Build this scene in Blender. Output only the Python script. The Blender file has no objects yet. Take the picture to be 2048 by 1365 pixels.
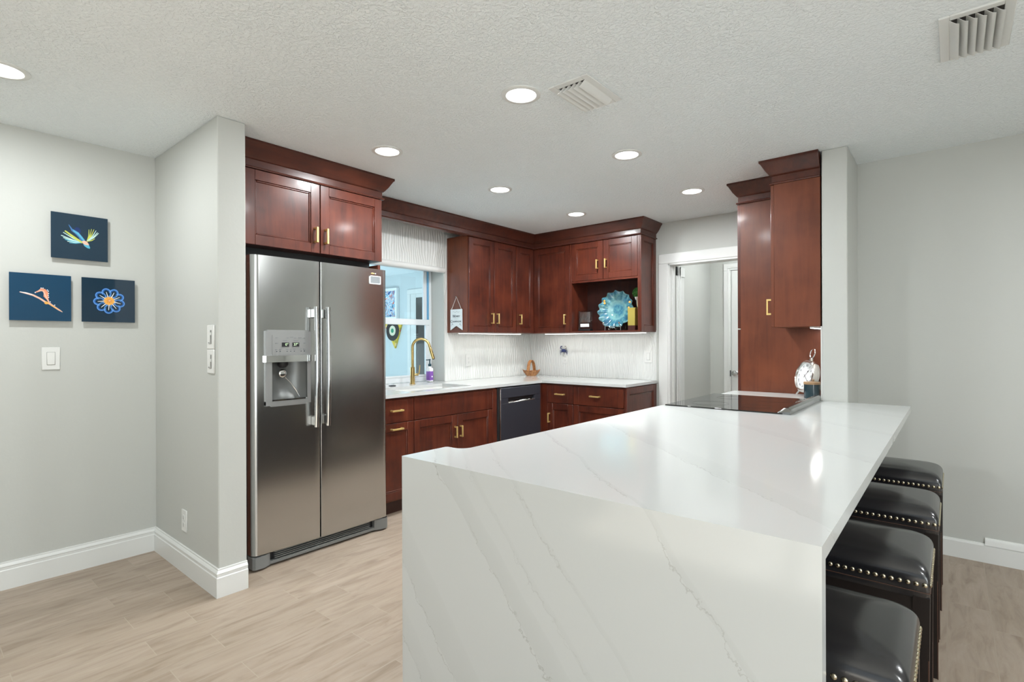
import bpy, bmesh, math, random
from mathutils import Vector, Matrix, Euler

random.seed(7)
scene = bpy.context.scene
COL = scene.collection
PI = math.pi

# ------------------------------------------------------------------ camera
cam_d = bpy.data.cameras.new('camera')
cam = bpy.data.objects.new('camera', cam_d); COL.objects.link(cam)
cam_d.sensor_fit = 'HORIZONTAL'; cam_d.sensor_width = 36.0
cam_d.lens = 1049.588 / 2048 * 36.0
cam_d.shift_y = 2.07 / 2048
cam_d.clip_start = 0.02; cam_d.clip_end = 60
_a, _r = math.radians(40.022), math.radians(-0.212)
_f = Vector((-math.sin(_a), math.cos(_a), 0)); _r0 = Vector((math.cos(_a), math.sin(_a), 0)); _u0 = Vector((0, 0, 1))
_rt = _r0 * math.cos(_r) + _u0 * math.sin(_r); _up = _u0 * math.cos(_r) - _r0 * math.sin(_r)
_m = Matrix((_rt, _up, -_f)).transposed().to_4x4(); _m.translation = (0, 0, 1.264)
cam.matrix_world = _m
scene.camera = cam

# ------------------------------------------------------------------ world, daylight, added fill lights, exposure
W = bpy.data.worlds.new('sky'); scene.world = W; W.use_nodes = True
bg = W.node_tree.nodes['Background']
bg.inputs[0].default_value = (0.72, 0.88, 1.0, 1); bg.inputs[1].default_value = 0.4
scene.view_settings.view_transform = 'Standard'
scene.view_settings.look = 'None'
scene.view_settings.gamma = 1.0
scene.view_settings.use_curve_mapping = False
scene.view_settings.exposure = 0.13
DOWNLIGHT_W = 14.0
REAR_FILL_W = 10.0
LIVING_FILL_W = 23.0
SIDE_FILL_W = 92.0
SUNROOM_W = 30.0
SUNROOM_FILL_W = 10.0
SUN_W = 22.0
STRIP_W = 0.74
LAMP_COL = (0.95, 0.985, 1.0)
FILL_COL = (0.94, 0.99, 1.0)

def area_light(name, loc, rot, sx, sy, power, col, parent=None, shape='RECTANGLE', spread=PI):
    d = bpy.data.lights.new(name, 'AREA'); d.shape = shape; d.size = sx; d.size_y = sy
    d.energy = power; d.color = col; d.spread = spread
    o = bpy.data.objects.new(name, d); COL.objects.link(o)
    o.location = loc; o.rotation_euler = rot
    if parent: o.parent = parent
    return o

# fill lights added behind the camera and at the side; daylight in the sunroom
area_light('fill_rear', (-0.3, -3.02, 1.15), (PI/2 + 0.5, 0, 0), 3.8, 2.0, REAR_FILL_W, FILL_COL)
area_light('fill_side', (3.22, -1.25, 1.3), (PI/2, 0, PI/2), 2.7, 1.9, SIDE_FILL_W, FILL_COL)
area_light('daylight_sunroom', (-6.6, 1.02, 1.3), (PI/2, 0, 0), 4.0, 1.9, SUNROOM_W, (0.80, 0.94, 1.0))

area_light('fill_sunroom_end', (-9.14, 3.1, 0.75), (PI/2 + 0.2, 0, -PI/2), 2.6, 1.0, SUNROOM_FILL_W, (0.80, 0.95, 1.0), spread=math.radians(100))  # fill light added to lift the kitchen ceiling

# low sun added to bounce off the sunroom and living-room floors onto the ceilings
sun_d = bpy.data.lights.new('sun', 'SUN'); sun_d.energy = SUN_W; sun_d.angle = math.radians(1.5); sun_d.color = (0.92, 0.99, 1.0)
sun = bpy.data.objects.new('sun', sun_d); COL.objects.link(sun); sun.location = (-6, -6, 8)
sun.rotation_euler = Vector((-0.10, -0.72, 0.69)).to_track_quat('Z', 'Y').to_euler()

# ------------------------------------------------------------------ materials
def nt(name):
    m = bpy.data.materials.new(name); m.use_nodes = True
    t = m.node_tree; b = t.nodes['Principled BSDF']
    return m, t, b
def setb(b, **k):
    names = dict(col='Base Color', rough='Roughness', metal='Metallic', spec='Specular IOR Level', coat='Coat Weight', coatr='Coat Roughness',
                 emis='Emission Strength', ecol='Emission Color', trans='Transmission Weight', ior='IOR', sub='Subsurface Weight', alpha='Alpha', sheen='Sheen Weight')
    for a, v in k.items():
        if a in ('col', 'ecol'): v = tuple(v) + (1,)
        b.inputs[names[a]].default_value = v
def N(t, typ, **k):
    n = t.nodes.new(typ)
    for a, v in k.items(): setattr(n, a, v)
    return n
def L(t, a, b): t.links.new(a, b)
def simple(name, col, rough=0.5, **k):
    m, t, b = nt(name); setb(b, col=col, rough=rough, **k)
    # slight procedural roughness variation
    if 0.24 < rough < 0.32:
        tc = N(t, 'ShaderNodeTexCoord'); n = noise(t, tc.outputs['Object'], 9, 2)
        L(t, mixc(t, n.outputs['Fac'], tuple(x * 0.985 for x in col), tuple(min(1, x * 1.015) for x in col)), b.inputs['Base Color']); return m
    tc = N(t, 'ShaderNodeTexCoord'); n = N(t, 'ShaderNodeTexNoise'); n.inputs['Scale'].default_value = 14; n.inputs['Detail'].default_value = 3
    mr = N(t, 'ShaderNodeMapRange'); mr.inputs['To Min'].default_value = max(0.0, rough * 0.9); mr.inputs['To Max'].default_value = min(1, rough * 1.1)
    L(t, tc.outputs['Object'], n.inputs['Vector']); L(t, n.outputs['Fac'], mr.inputs['Value']); L(t, mr.outputs['Result'], b.inputs['Roughness'])
    return m
def ramp(t, fac, stops, interp='LINEAR'):
    r = N(t, 'ShaderNodeValToRGB'); r.color_ramp.interpolation = interp
    e = r.color_ramp.elements
    while len(e) < len(stops): e.new(0.5)
    for i, (p, c) in enumerate(stops):
        e[i].position = p; e[i].color = (c if len(c) == 4 else tuple(c) + (1,))
    L(t, fac, r.inputs['Fac']); return r
def bump(t, b, h, strength, dist):
    n = N(t, 'ShaderNodeBump'); n.inputs['Strength'].default_value = strength; n.inputs['Distance'].default_value = dist
    L(t, h, n.inputs['Height']); L(t, n.outputs['Normal'], b.inputs['Normal']); return n
def mapping(t, src, scale=(1, 1, 1), rot=(0, 0, 0), loc=(0, 0, 0)):
    n = N(t, 'ShaderNodeMapping'); n.inputs['Scale'].default_value = scale; n.inputs['Rotation'].default_value = rot; n.inputs['Location'].default_value = loc
    L(t, src, n.inputs['Vector']); return n
def noise(t, vec, scale, detail=4, rough=0.5, dist=0.0):
    n = N(t, 'ShaderNodeTexNoise'); n.inputs['Scale'].default_value = scale; n.inputs['Detail'].default_value = detail
    n.inputs['Roughness'].default_value = rough; n.inputs['Distortion'].default_value = dist
    L(t, vec, n.inputs['Vector']); return n
def math_(t, op, a, b=None, clamp=False):
    n = N(t, 'ShaderNodeMath', operation=op); n.use_clamp = clamp
    for i, v in enumerate((a, b)):
        if v is None: continue
        if isinstance(v, (int, float)): n.inputs[i].default_value = v
        else: L(t, v, n.inputs[i])
    return n.outputs[0]
def mixc(t, fac, a, b):
    n = N(t, 'ShaderNodeMix', data_type='RGBA')
    for s, v in ((n.inputs[0], fac), (n.inputs[6], a), (n.inputs[7], b)):
        if isinstance(v, (int, float)): s.default_value = v
        elif isinstance(v, tuple): s.default_value = v if len(v) == 4 else v + (1,)
        else: L(t, v, s)
    return n.outputs[2]

def paint(name, col, bs=0.12, scale=55, rough=0.55):
    m, t, b = nt(name); setb(b, col=col, rough=rough, spec=0.3)
    g = N(t, 'ShaderNodeNewGeometry')
    n = noise(t, g.outputs['Position'], scale, 5, 0.55)
    bump(t, b, n.outputs['Fac'], bs, 0.004)
    return m
M = {}
M['wall'] = paint('wall_paint', (0.535, 0.545, 0.515))
M['trim'] = simple('trim_white_gloss', (0.74, 0.75, 0.73), 0.31)
M['sun_wall'] = paint('sunroom_blue_paint', (0.60, 0.665, 0.68))
def ceil_mat():
    m, t, b = nt('ceiling_knockdown'); setb(b, col=(0.88, 0.93, 0.945), rough=0.8, spec=0.2)
    g = N(t, 'ShaderNodeNewGeometry')
    n = noise(t, g.outputs['Position'], 72, 3, 0.5, 0.5); n2 = noise(t, g.outputs['Position'], 1.1, 2)
    big = ramp(t, n2.outputs['Fac'], [(0.36, (0.5,)*3), (0.58, (1,)*3)])
    r = ramp(t, n.outputs['Fac'], [(0.42, (0,)*3), (0.58, (1,)*3)])
    h = math_(t, 'MULTIPLY', r.outputs['Color'], big.outputs['Color'])
    bump(t, b, h, 0.5, 0.0085); return m
M['ceiling'] = ceil_mat()
def floor_mat():
    m, t, b = nt('floor_wood_look_tile')
    g = N(t, 'ShaderNodeNewGeometry'); s = N(t, 'ShaderNodeSeparateXYZ'); L(t, g.outputs['Position'], s.inputs[0])
    xx = math_(t, 'SUBTRACT', s.outputs['Y'], 0.90); yy = math_(t, 'MULTIPLY', math_(t, 'ADD', s.outputs['X'], 0.022), -1.0)
    yy = math_(t, 'ADD', yy, 0.153 * 40); xx = math_(t, 'ADD', xx, 12.0)
    c = N(t, 'ShaderNodeCombineXYZ'); L(t, xx, c.inputs[0]); L(t, yy, c.inputs[1])
    br = N(t, 'ShaderNodeTexBrick'); br.offset = 0.3333; br.offset_frequency = 2; br.squash = 1.0
    for k, v in {'Scale': 1.0, 'Mortar Size': 0.0016, 'Mortar Smooth': 0.15, 'Bias': 0.0, 'Brick Width': 0.60, 'Row Height': 0.153}.items(): br.inputs[k].default_value = v
    br.inputs['Color1'].default_value = (0, 0, 0, 1); br.inputs['Color2'].default_value = (1, 1, 1, 1); br.inputs['Mortar'].default_value = (0.5, 0.5, 0.5, 1)
    L(t, c.outputs[0], br.inputs['Vector'])
    # grain: long streaks along the plank, offset per plank, and cathedral rings
    off = N(t, 'ShaderNodeVectorMath', operation='SCALE'); off.inputs[3].default_value = 7.0; L(t, br.outputs['Color'], off.inputs[0])
    add = N(t, 'ShaderNodeVectorMath', operation='ADD'); L(t, c.outputs[0], add.inputs[0]); L(t, off.outputs[0], add.inputs[1])
    mp = mapping(t, add.outputs[0], (2.2, 13, 5))
    n1 = noise(t, mp.outputs[0], 1.6, 7, 0.62, 0.8)
    mp2 = mapping(t, add.outputs[0], (1.5, 7, 3)); n2 = noise(t, mp2.outputs[0], 1.1, 2, 0.5)
    rings = math_(t, 'SINE', math_(t, 'MULTIPLY', n2.outputs['Fac'], 95.0))
    base = ramp(t, n1.outputs['Fac'], [(0.30, (0.40, 0.312, 0.24)), (0.5, (0.55, 0.45, 0.365)), (0.72, (0.63, 0.53, 0.445))])
    tone = mixc(t, br.outputs['Color'], (0.62, 0.60, 0.57), (0.76, 0.75, 0.735))
    mul = N(t, 'ShaderNodeMix', data_type='RGBA', blend_type='MULTIPLY'); mul.inputs[0].default_value = 1
    L(t, base.outputs[0], mul.inputs[6]); L(t, tone, mul.inputs[7])
    rm = math_(t, 'MULTIPLY', math_(t, 'ADD', rings, 1.0), 0.10)
    mul2 = mixc(t, rm, mul.outputs[2], (0.37, 0.28, 0.20))
    fin = mixc(t, br.outputs['Fac'], mul2, (0.405, 0.335, 0.265))
    L(t, fin, b.inputs['Base Color']); setb(b, rough=0.42, spec=0.4)
    h = math_(t, 'SUBTRACT', math_(t, 'MULTIPLY', n1.outputs['Fac'], 0.15), math_(t, 'MULTIPLY', br.outputs['Fac'], 1.0))
    bump(t, b, h, 0.35, 0.002); return m
M['floor'] = floor_mat()
def wood_mat(name, dark, mid, light, rough=0.34, horizontal=False):
    m, t, b = nt(name)
    tc = N(t, 'ShaderNodeTexCoord'); oi = N(t, 'ShaderNodeObjectInfo')
    sc = N(t, 'ShaderNodeVectorMath', operation='SCALE'); cx = N(t, 'ShaderNodeCombineXYZ')
    for i in range(3): L(t, oi.outputs['Random'], cx.inputs[i])
    L(t, cx.outputs[0], sc.inputs[0]); sc.inputs[3].default_value = 13.0
    ad = N(t, 'ShaderNodeVectorMath', operation='ADD'); L(t, tc.outputs['Object'], ad.inputs[0]); L(t, sc.outputs[0], ad.inputs[1])
    stretch = (3, 3, 30) if horizontal else (26, 26, 2.2)
    if horizontal: stretch = (2.2, 26, 26)
    n1 = noise(t, mapping(t, ad.outputs[0], stretch).outputs[0], 1.0, 6, 0.6, 0.6)
    n2 = noise(t, ad.outputs[0], 5.0, 3, 0.55)
    f = math_(t, 'ADD', math_(t, 'MULTIPLY', n1.outputs['Fac'], 0.45), math_(t, 'MULTIPLY', n2.outputs['Fac'], 0.55))
    r = ramp(t, f, [(0.34, dark), (0.5, mid), (0.68, light)])
    L(t, r.outputs[0], b.inputs['Base Color']); setb(b, rough=rough, spec=0.4, coat=0.12, coatr=0.12)
    return m
M['wood'] = wood_mat('cherry_wood', (0.044, 0.0100, 0.0058), (0.088, 0.0185, 0.0092), (0.135, 0.030, 0.0135))
M['wood_h'] = wood_mat('cherry_wood_moulding', (0.040, 0.0125, 0.0085), (0.070, 0.0190, 0.0115), (0.105, 0.028, 0.015), horizontal=True)
M['wood_side'] = wood_mat('cherry_veneer_side', (0.105, 0.027, 0.0115), (0.145, 0.038, 0.0155), (0.18, 0.049, 0.0195), 0.36)
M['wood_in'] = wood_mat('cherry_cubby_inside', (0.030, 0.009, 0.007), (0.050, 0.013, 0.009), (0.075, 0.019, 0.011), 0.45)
M['espresso'] = wood_mat('espresso_cabinet', (0.022, 0.018, 0.017), (0.032, 0.027, 0.026), (0.045, 0.038, 0.036), 0.4)
M['sun_tile'] = simple('sunroom_pale_tile', (0.58, 0.66, 0.69), 0.4)
M['toe'] = simple('toe_kick_dark', (0.05, 0.018, 0.012), 0.5)
def quartz(name, veins):
    m, t, b = nt(name); setb(b, rough=0.11, spec=0.5)
    g = N(t, 'ShaderNodeNewGeometry'); s = N(t, 'ShaderNodeSeparateXYZ'); L(t, g.outputs['Position'], s.inputs[0])
    # coordinate running across the veins: same value along a vein on the end panel and on the top
    drop = math_(t, 'SUBTRACT', 0.906, s.outputs['Z'])
    run = math_(t, 'SUBTRACT', 1.045, s.outputs['Y'])
    u = math_(t, 'SUBTRACT', s.outputs['X'], math_(t, 'MULTIPLY', drop, 0.84))
    u = math_(t, 'SUBTRACT', u, math_(t, 'MULTIPLY', run, 1.15))
    nA = noise(t, g.outputs['Position'], 3.0, 3, 0.5); nB = noise(t, g.outputs['Position'], 16, 5, 0.65); nC = noise(t, g.outputs['Position'], 70, 3, 0.6)
    u = math_(t, 'ADD', u, math_(t, 'MULTIPLY', math_(t, 'SUBTRACT', nA.outputs['Fac'], 0.5), 0.09))
    uf = math_(t, 'ADD', u, math_(t, 'MULTIPLY', math_(t, 'SUBTRACT', nB.outputs['Fac'], 0.5), 0.10))
    uf = math_(t, 'ADD', uf, math_(t, 'MULTIPLY', math_(t, 'SUBTRACT', nC.outputs['Fac'], 0.5), 0.032))
    soft = None; line = None
    for c, w, st in veins:
        # soft grey band [c, c+w] with a crinkled dark border on its left edge
        d = math_(t, 'DIVIDE', math_(t, 'SUBTRACT', u, c), w)
        a = math_(t, 'MULTIPLY', math_(t, 'GREATER_THAN', d, 0.0), math_(t, 'SUBTRACT', 1.0, d, True))
        a = math_(t, 'MULTIPLY', math_(t, 'POWER', a, 0.35), st)
        a = math_(t, 'MULTIPLY', a, math_(t, 'LESS_THAN', d, 1.0))
        e = math_(t, 'SUBTRACT', 1.0, math_(t, 'DIVIDE', math_(t, 'ABSOLUTE', math_(t, 'SUBTRACT', uf, c)), 0.0035), True)
        e = math_(t, 'MULTIPLY', e, st)
        soft = a if soft is None else math_(t, 'MAXIMUM', soft, a); line = e if line is None else math_(t, 'MAXIMUM', line, e)
    brk = ramp(t, noise(t, g.outputs['Position'], 6, 3).outputs['Fac'], [(0.40, (0,)*3), (0.56, (1,)*3)])
    line = math_(t, 'MULTIPLY', line, brk.outputs[0])
    cloud = noise(t, g.outputs['Position'], 2.2, 3)
    base = mixc(t, math_(t, 'MULTIPLY', cloud.outputs['Fac'], 0.3), (0.585, 0.60, 0.59), (0.55, 0.565, 0.555))
    c1 = mixc(t, math_(t, 'MULTIPLY', soft, 0.30), base, (0.455, 0.47, 0.455))
    c2 = mixc(t, math_(t, 'MULTIPLY', line, 0.62), c1, (0.32, 0.315, 0.29))
    L(t, c2, b.inputs['Base Color']); return m
M['quartz'] = quartz('white_veined_quartz', [(-1.165, 0.075, 1.0), (-1.61, 0.13, 0.9), (-1.80, 0.09, 0.7), (-0.525, 0.02, 0.75), (-1.03, 0.02, 0.5), (-0.89, 0.02, 0.55), (-0.05, 0.12, 0.7), (0.75, 0.1, 0.5), (1.4, 0.08, 0.5), (2.1, 0.1, 0.5)])
M['quartz_plain'] = quartz('white_quartz_counter', [(0.4, 0.1, 0.3), (2.0, 0.1, 0.3)])
def tile_mat():
    m, t, b = nt('wavy_relief_tile'); setb(b, col=(0.72, 0.73, 0.705), rough=0.30, spec=0.45)
    g = N(t, 'ShaderNodeNewGeometry'); s = N(t, 'ShaderNodeSeparateXYZ'); L(t, g.outputs['Position'], s.inputs[0])
    u = math_(t, 'ADD', s.outputs['X'], s.outputs['Y'])
    mp = mapping(t, g.outputs['Position'], (6, 6, 3.0)); n = noise(t, mp.outputs[0], 1.0, 2, 0.4)
    ph = math_(t, 'ADD', math_(t, 'MULTIPLY', u, 235.0), math_(t, 'MULTIPLY', n.outputs['Fac'], 30.0))
    h = math_(t, 'SINE', ph)
    h2 = math_(t, 'POWER', math_(t, 'ADD', math_(t, 'MULTIPLY', h, 0.5), 0.5), 0.6)
    bump(t, b, h2, 0.6, 0.006)
    return m
M['tile'] = tile_mat()
def steel(name, col, rough, along=(2, 2, 160)):
    m, t, b = nt(name); setb(b, col=col, metal=1.0, rough=rough)
    tc = N(t, 'ShaderNodeTexCoord'); n = noise(t, mapping(t, tc.outputs['Object'], along).outputs[0], 3.0, 3, 0.6)
    mr = N(t, 'ShaderNodeMapRange'); mr.inputs['To Min'].default_value = rough * 0.92; mr.inputs['To Max'].default_value = rough * 1.08
    L(t, n.outputs['Fac'], mr.inputs['Value']); L(t, mr.outputs[0], b.inputs['Roughness'])
    return m
M['steel'] = steel('brushed_stainless', (0.52, 0.525, 0.515), 0.20)
M['steel_light'] = simple('dispenser_silver', (0.36, 0.365, 0.36), 0.4, metal=0.6)
M['recess_grey'] = simple('dispenser_recess_grey', (0.17, 0.175, 0.17), 0.35, metal=0.4)
M['range_trim'] = steel('range_dark_steel', (0.27, 0.27, 0.262), 0.22)
M['chrome'] = simple('polished_chrome', (0.66, 0.665, 0.655), 0.12, metal=1.0)
M['black_steel'] = simple('black_stainless', (0.050, 0.053, 0.068), 0.34, metal=0.35)
M['gold'] = simple('satin_brass', (0.84, 0.62, 0.24), 0.38, metal=0.7)
M['gold_faucet'] = simple('brushed_gold', (0.56, 0.41, 0.17), 0.22, metal=1.0)
M['black_plastic'] = simple('black_plastic', (0.012, 0.012, 0.014), 0.45)
M['grey_plastic'] = simple('grey_plastic', (0.19, 0.195, 0.19), 0.35)
M['dark_grey'] = simple('dark_grey_enamel', (0.045, 0.043, 0.042), 0.4)
M['black_glass'] = simple('black_ceramic_glass', (0.012, 0.011, 0.010), 0.035, spec=0.6)
M['white_plastic'] = simple('white_plastic', (0.74, 0.745, 0.72), 0.3)
M['slot'] = simple('slot_shadow_plastic', (0.22, 0.22, 0.21), 0.6)
def leather():
    m, t, b = nt('black_leather'); setb(b, col=(0.010, 0.0098, 0.012), rough=0.21, spec=1.0)
    tc = N(t, 'ShaderNodeTexCoord'); n = noise(t, tc.outputs['Object'], 160, 3, 0.55); n2 = noise(t, mapping(t, tc.outputs['Object'], (5, 40, 10)).outputs[0], 1.5, 4)
    h = math_(t, 'ADD', math_(t, 'MULTIPLY', n.outputs['Fac'], 0.5), n2.outputs['Fac'])
    bump(t, b, h, 0.05, 0.003); return m
M['leather'] = leather()
M['black_wood'] = simple('espresso_wood', (0.014, 0.010, 0.009), 0.28)
M['brown_edge'] = simple('worn_brown_edge', (0.085, 0.042, 0.028), 0.4)
M['nail'] = simple('antique_nickel_nailhead', (0.62, 0.56, 0.42), 0.22, metal=1.0)
def emit(name, col, s):
    m, t, b = nt(name); setb(b, col=(0.8, 0.8, 0.8), rough=0.5, ecol=col, emis=s)
    return m
M['lamp'] = emit('lamp_diffuser', (1.0, 0.99, 0.96), 6.0)
M['strip'] = emit('led_strip_diffuser', (1.0, 1.0, 0.97), 4.0)
M['digit'] = emit('green_display_digit', (0.30, 0.80, 0.05), 0.7)
M['burner_mark'] = simple('burner_print', (0.022, 0.021, 0.020), 0.06)
def glass(name, tint=(1, 1, 1), refl=0.6):
    m = bpy.data.materials.new(name); m.use_nodes = True; t = m.node_tree
    for n in list(t.nodes): t.nodes.remove(n)
    o = N(t, 'ShaderNodeOutputMaterial'); tr = N(t, 'ShaderNodeBsdfTransparent'); gl = N(t, 'ShaderNodeBsdfGlossy'); mx = N(t, 'ShaderNodeMixShader'); fr = N(t, 'ShaderNodeFresnel')
    tr.inputs[0].default_value = tuple(tint) + (1,); gl.inputs['Roughness'].default_value = 0.02; fr.inputs['IOR'].default_value = 1.45
    L(t, math_(t, 'MULTIPLY', fr.outputs[0], refl), mx.inputs[0]); L(t, tr.outputs[0], mx.inputs[1]); L(t, gl.outputs[0], mx.inputs[2]); L(t, mx.outputs[0], o.inputs[0])
    return m
M['pane'] = glass('window_glass', (0.93, 0.98, 1.0))
M['acrylic'] = glass('clear_acrylic', (0.86, 0.9, 0.92), 1.4)
M['dark_pane'] = simple('dark_door_glass', (0.045, 0.042, 0.036), 0.06, spec=0.7)
M['vinyl'] = simple('white_vinyl_frame', (0.74, 0.78, 0.80), 0.35)
M['blue_strip'] = simple('blue_jamb_strip', (0.16, 0.42, 0.66), 0.4)
M['shade'] = tile_mat(); M['shade'].name = 'rippled_shade_fabric'
M['shade_bar'] = simple('shade_bottom_bar', (0.74, 0.74, 0.72), 0.4)
# prints and small things
M['print_navy'] = simple('print_navy', (0.012, 0.034, 0.058), 0.10, spec=0.5)
M['print_blue'] = simple('print_blue', (0.008, 0.050, 0.105), 0.12, spec=0.5)
M['print_deep'] = simple('print_deep_blue', (0.006, 0.026, 0.050), 0.07, spec=0.6)
for nme, c in dict(p_yellow=(0.50, 0.55, 0.10), p_cyan=(0.10, 0.42, 0.58), p_pale=(0.50, 0.72, 0.66), p_blue=(0.05, 0.17, 0.42), p_dkblue=(0.01, 0.03, 0.13), p_pink=(0.75, 0.48, 0.36),
                   p_white=(0.82, 0.84, 0.86), p_orange=(0.85, 0.42, 0.08), p_salmon=(0.78, 0.30, 0.17), p_royal=(0.02, 0.13, 0.46), p_lblue=(0.16, 0.40, 0.78), p_red=(0.55, 0.06, 0.05),
                   p_black=(0.012, 0.012, 0.014), p_cream=(0.75, 0.72, 0.55), p_green=(0.02, 0.25, 0.14), p_mustard=(0.62, 0.42, 0.04), p_ink=(0.03, 0.05, 0.07), p_grey=(0.25, 0.27, 0.28)).items():
    M[nme] = simple('print_' + nme[2:], c, 0.25)
M['teal_glaze'] = None
def glaze():
    m, t, b = nt('teal_ceramic_glaze'); tc = N(t, 'ShaderNodeTexCoord')
    n = noise(t, tc.outputs['Object'], 16, 5, 0.65, 0.8); n2 = noise(t, tc.outputs['Object'], 48, 4, 0.6)
    f = math_(t, 'ADD', math_(t, 'MULTIPLY', n.outputs['Fac'], 0.7), math_(t, 'MULTIPLY', n2.outputs['Fac'], 0.3))
    r = ramp(t, f, [(0.33, (0.015, 0.065, 0.13)), (0.46, (0.03, 0.15, 0.24)), (0.56, (0.09, 0.26, 0.29)), (0.68, (0.26, 0.40, 0.36))])
    s = N(t, 'ShaderNodeSeparateXYZ'); L(t, tc.outputs['Object'], s.inputs[0])
    rad = math_(t, 'SQRT', math_(t, 'ADD', math_(t, 'MULTIPLY', s.outputs['X'], s.outputs['X']), math_(t, 'MULTIPLY', s.outputs['Z'], s.outputs['Z'])))
    rr = ramp(t, math_(t, 'MULTIPLY', rad, 5.0), [(0.0, (0.25,)*3), (0.24, (0.0,)*3), (0.40, (0.6,)*3), (0.47, (0.75,)*3), (0.56, (0.1,)*3), (0.86, (0.0,)*3), (0.93, (0.5,)*3)])
    L(t, mixc(t, rr.outputs[0], r.outputs[0], (0.20, 0.40, 0.40)), b.inputs['Base Color']); setb(b, rough=0.12, spec=0.6, coat=0.5, coatr=0.05); return m
M['teal_glaze'] = glaze()
def basketm():
    m, t, b = nt('carved_honey_wood'); tc = N(t, 'ShaderNodeTexCoord'); n = noise(t, tc.outputs['Object'], 38, 4, 0.6, 1.0)
    r = ramp(t, n.outputs['Fac'], [(0.33, (0.20, 0.075, 0.025)), (0.55, (0.42, 0.19, 0.07)), (0.7, (0.52, 0.27, 0.11))])
    L(t, r.outputs[0], b.inputs['Base Color']); setb(b, rough=0.35); return m
M['basket'] = basketm()
M['purple'] = simple('purple_label', (0.20, 0.075, 0.36), 0.35)
M['soap_white'] = simple('translucent_white_bottle', (0.78, 0.78, 0.80), 0.25)
M['pump'] = simple('dark_teal_pump', (0.008, 0.045, 0.065), 0.35)
M['boxwood'] = simple('boxwood_green', (0.035, 0.15, 0.022), 0.6)
M['gold_leaf'] = simple('gold_leaf_block', (0.52, 0.42, 0.10), 0.42, metal=0.55)
M['silver'] = simple('silver_metal', (0.76, 0.74, 0.70), 0.16, metal=1.0)
M['clock_face'] = simple('clock_face_white', (0.78, 0.80, 0.79), 0.35)
M['jar'] = simple('dark_blue_green_glass', (0.018, 0.040, 0.050), 0.05, spec=0.8)
M['lid'] = simple('light_wood_lid', (0.36, 0.22, 0.11), 0.4)
M['door_white'] = simple('door_white_paint', (0.70, 0.71, 0.69), 0.35)
M['nickel'] = simple('satin_nickel', (0.50, 0.50, 0.49), 0.25, metal=1.0)
M['rope'] = simple('white_twine', (0.75, 0.73, 0.68), 0.8)
M['sign_white'] = simple('sign_white', (0.70, 0.76, 0.77), 0.4)
M['crab_blue'] = simple('crab_navy_enamel', (0.02, 0.035, 0.13), 0.25)
M['duct'] = simple('duct_dark', (0.06, 0.055, 0.05), 0.7)
def painting():
    m, t, b = nt('abstract_painting'); tc = N(t, 'ShaderNodeTexCoord')
    mp = mapping(t, tc.outputs['Object'], (9, 9, 5), (0, 0.6, 0)); n = noise(t, mp.outputs[0], 1.0, 2, 0.5, 2.5)
    r = ramp(t, n.outputs['Fac'], [(0.30, (0.02, 0.10, 0.34)), (0.38, (0.75, 0.86, 0.92)), (0.44, (0.06, 0.36, 0.60)), (0.50, (0.82, 0.88, 0.9)), (0.55, (0.62, 0.10, 0.08)), (0.60, (0.10, 0.44, 0.60)), (0.68, (0.03, 0.08, 0.22))], 'CONSTANT')
    L(t, r.outputs[0], b.inputs['Base Color']); setb(b, rough=0.5); return m
M['painting'] = painting()
def pizza():
    m, t, b = nt('pizza_slice_paint'); tc = N(t, 'ShaderNodeTexCoord'); v = N(t, 'ShaderNodeTexVoronoi'); v.inputs['Scale'].default_value = 26; L(t, tc.outputs['Object'], v.inputs['Vector'])
    s = N(t, 'ShaderNodeSeparateColor'); L(t, v.outputs['Color'], s.inputs[0])
    r = ramp(t, s.outputs[0], [(0.0, (0.72, 0.50, 0.03)), (0.45, (0.80, 0.62, 0.10)), (0.7, (0.55, 0.10, 0.04)), (0.84, (0.35, 0.30, 0.02)), (0.93, (0.8, 0.6, 0.3))], 'CONSTANT')
    L(t, r.outputs[0], b.inputs['Base Color']); setb(b, rough=0.4); return m
M['pizza'] = pizza()

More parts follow.
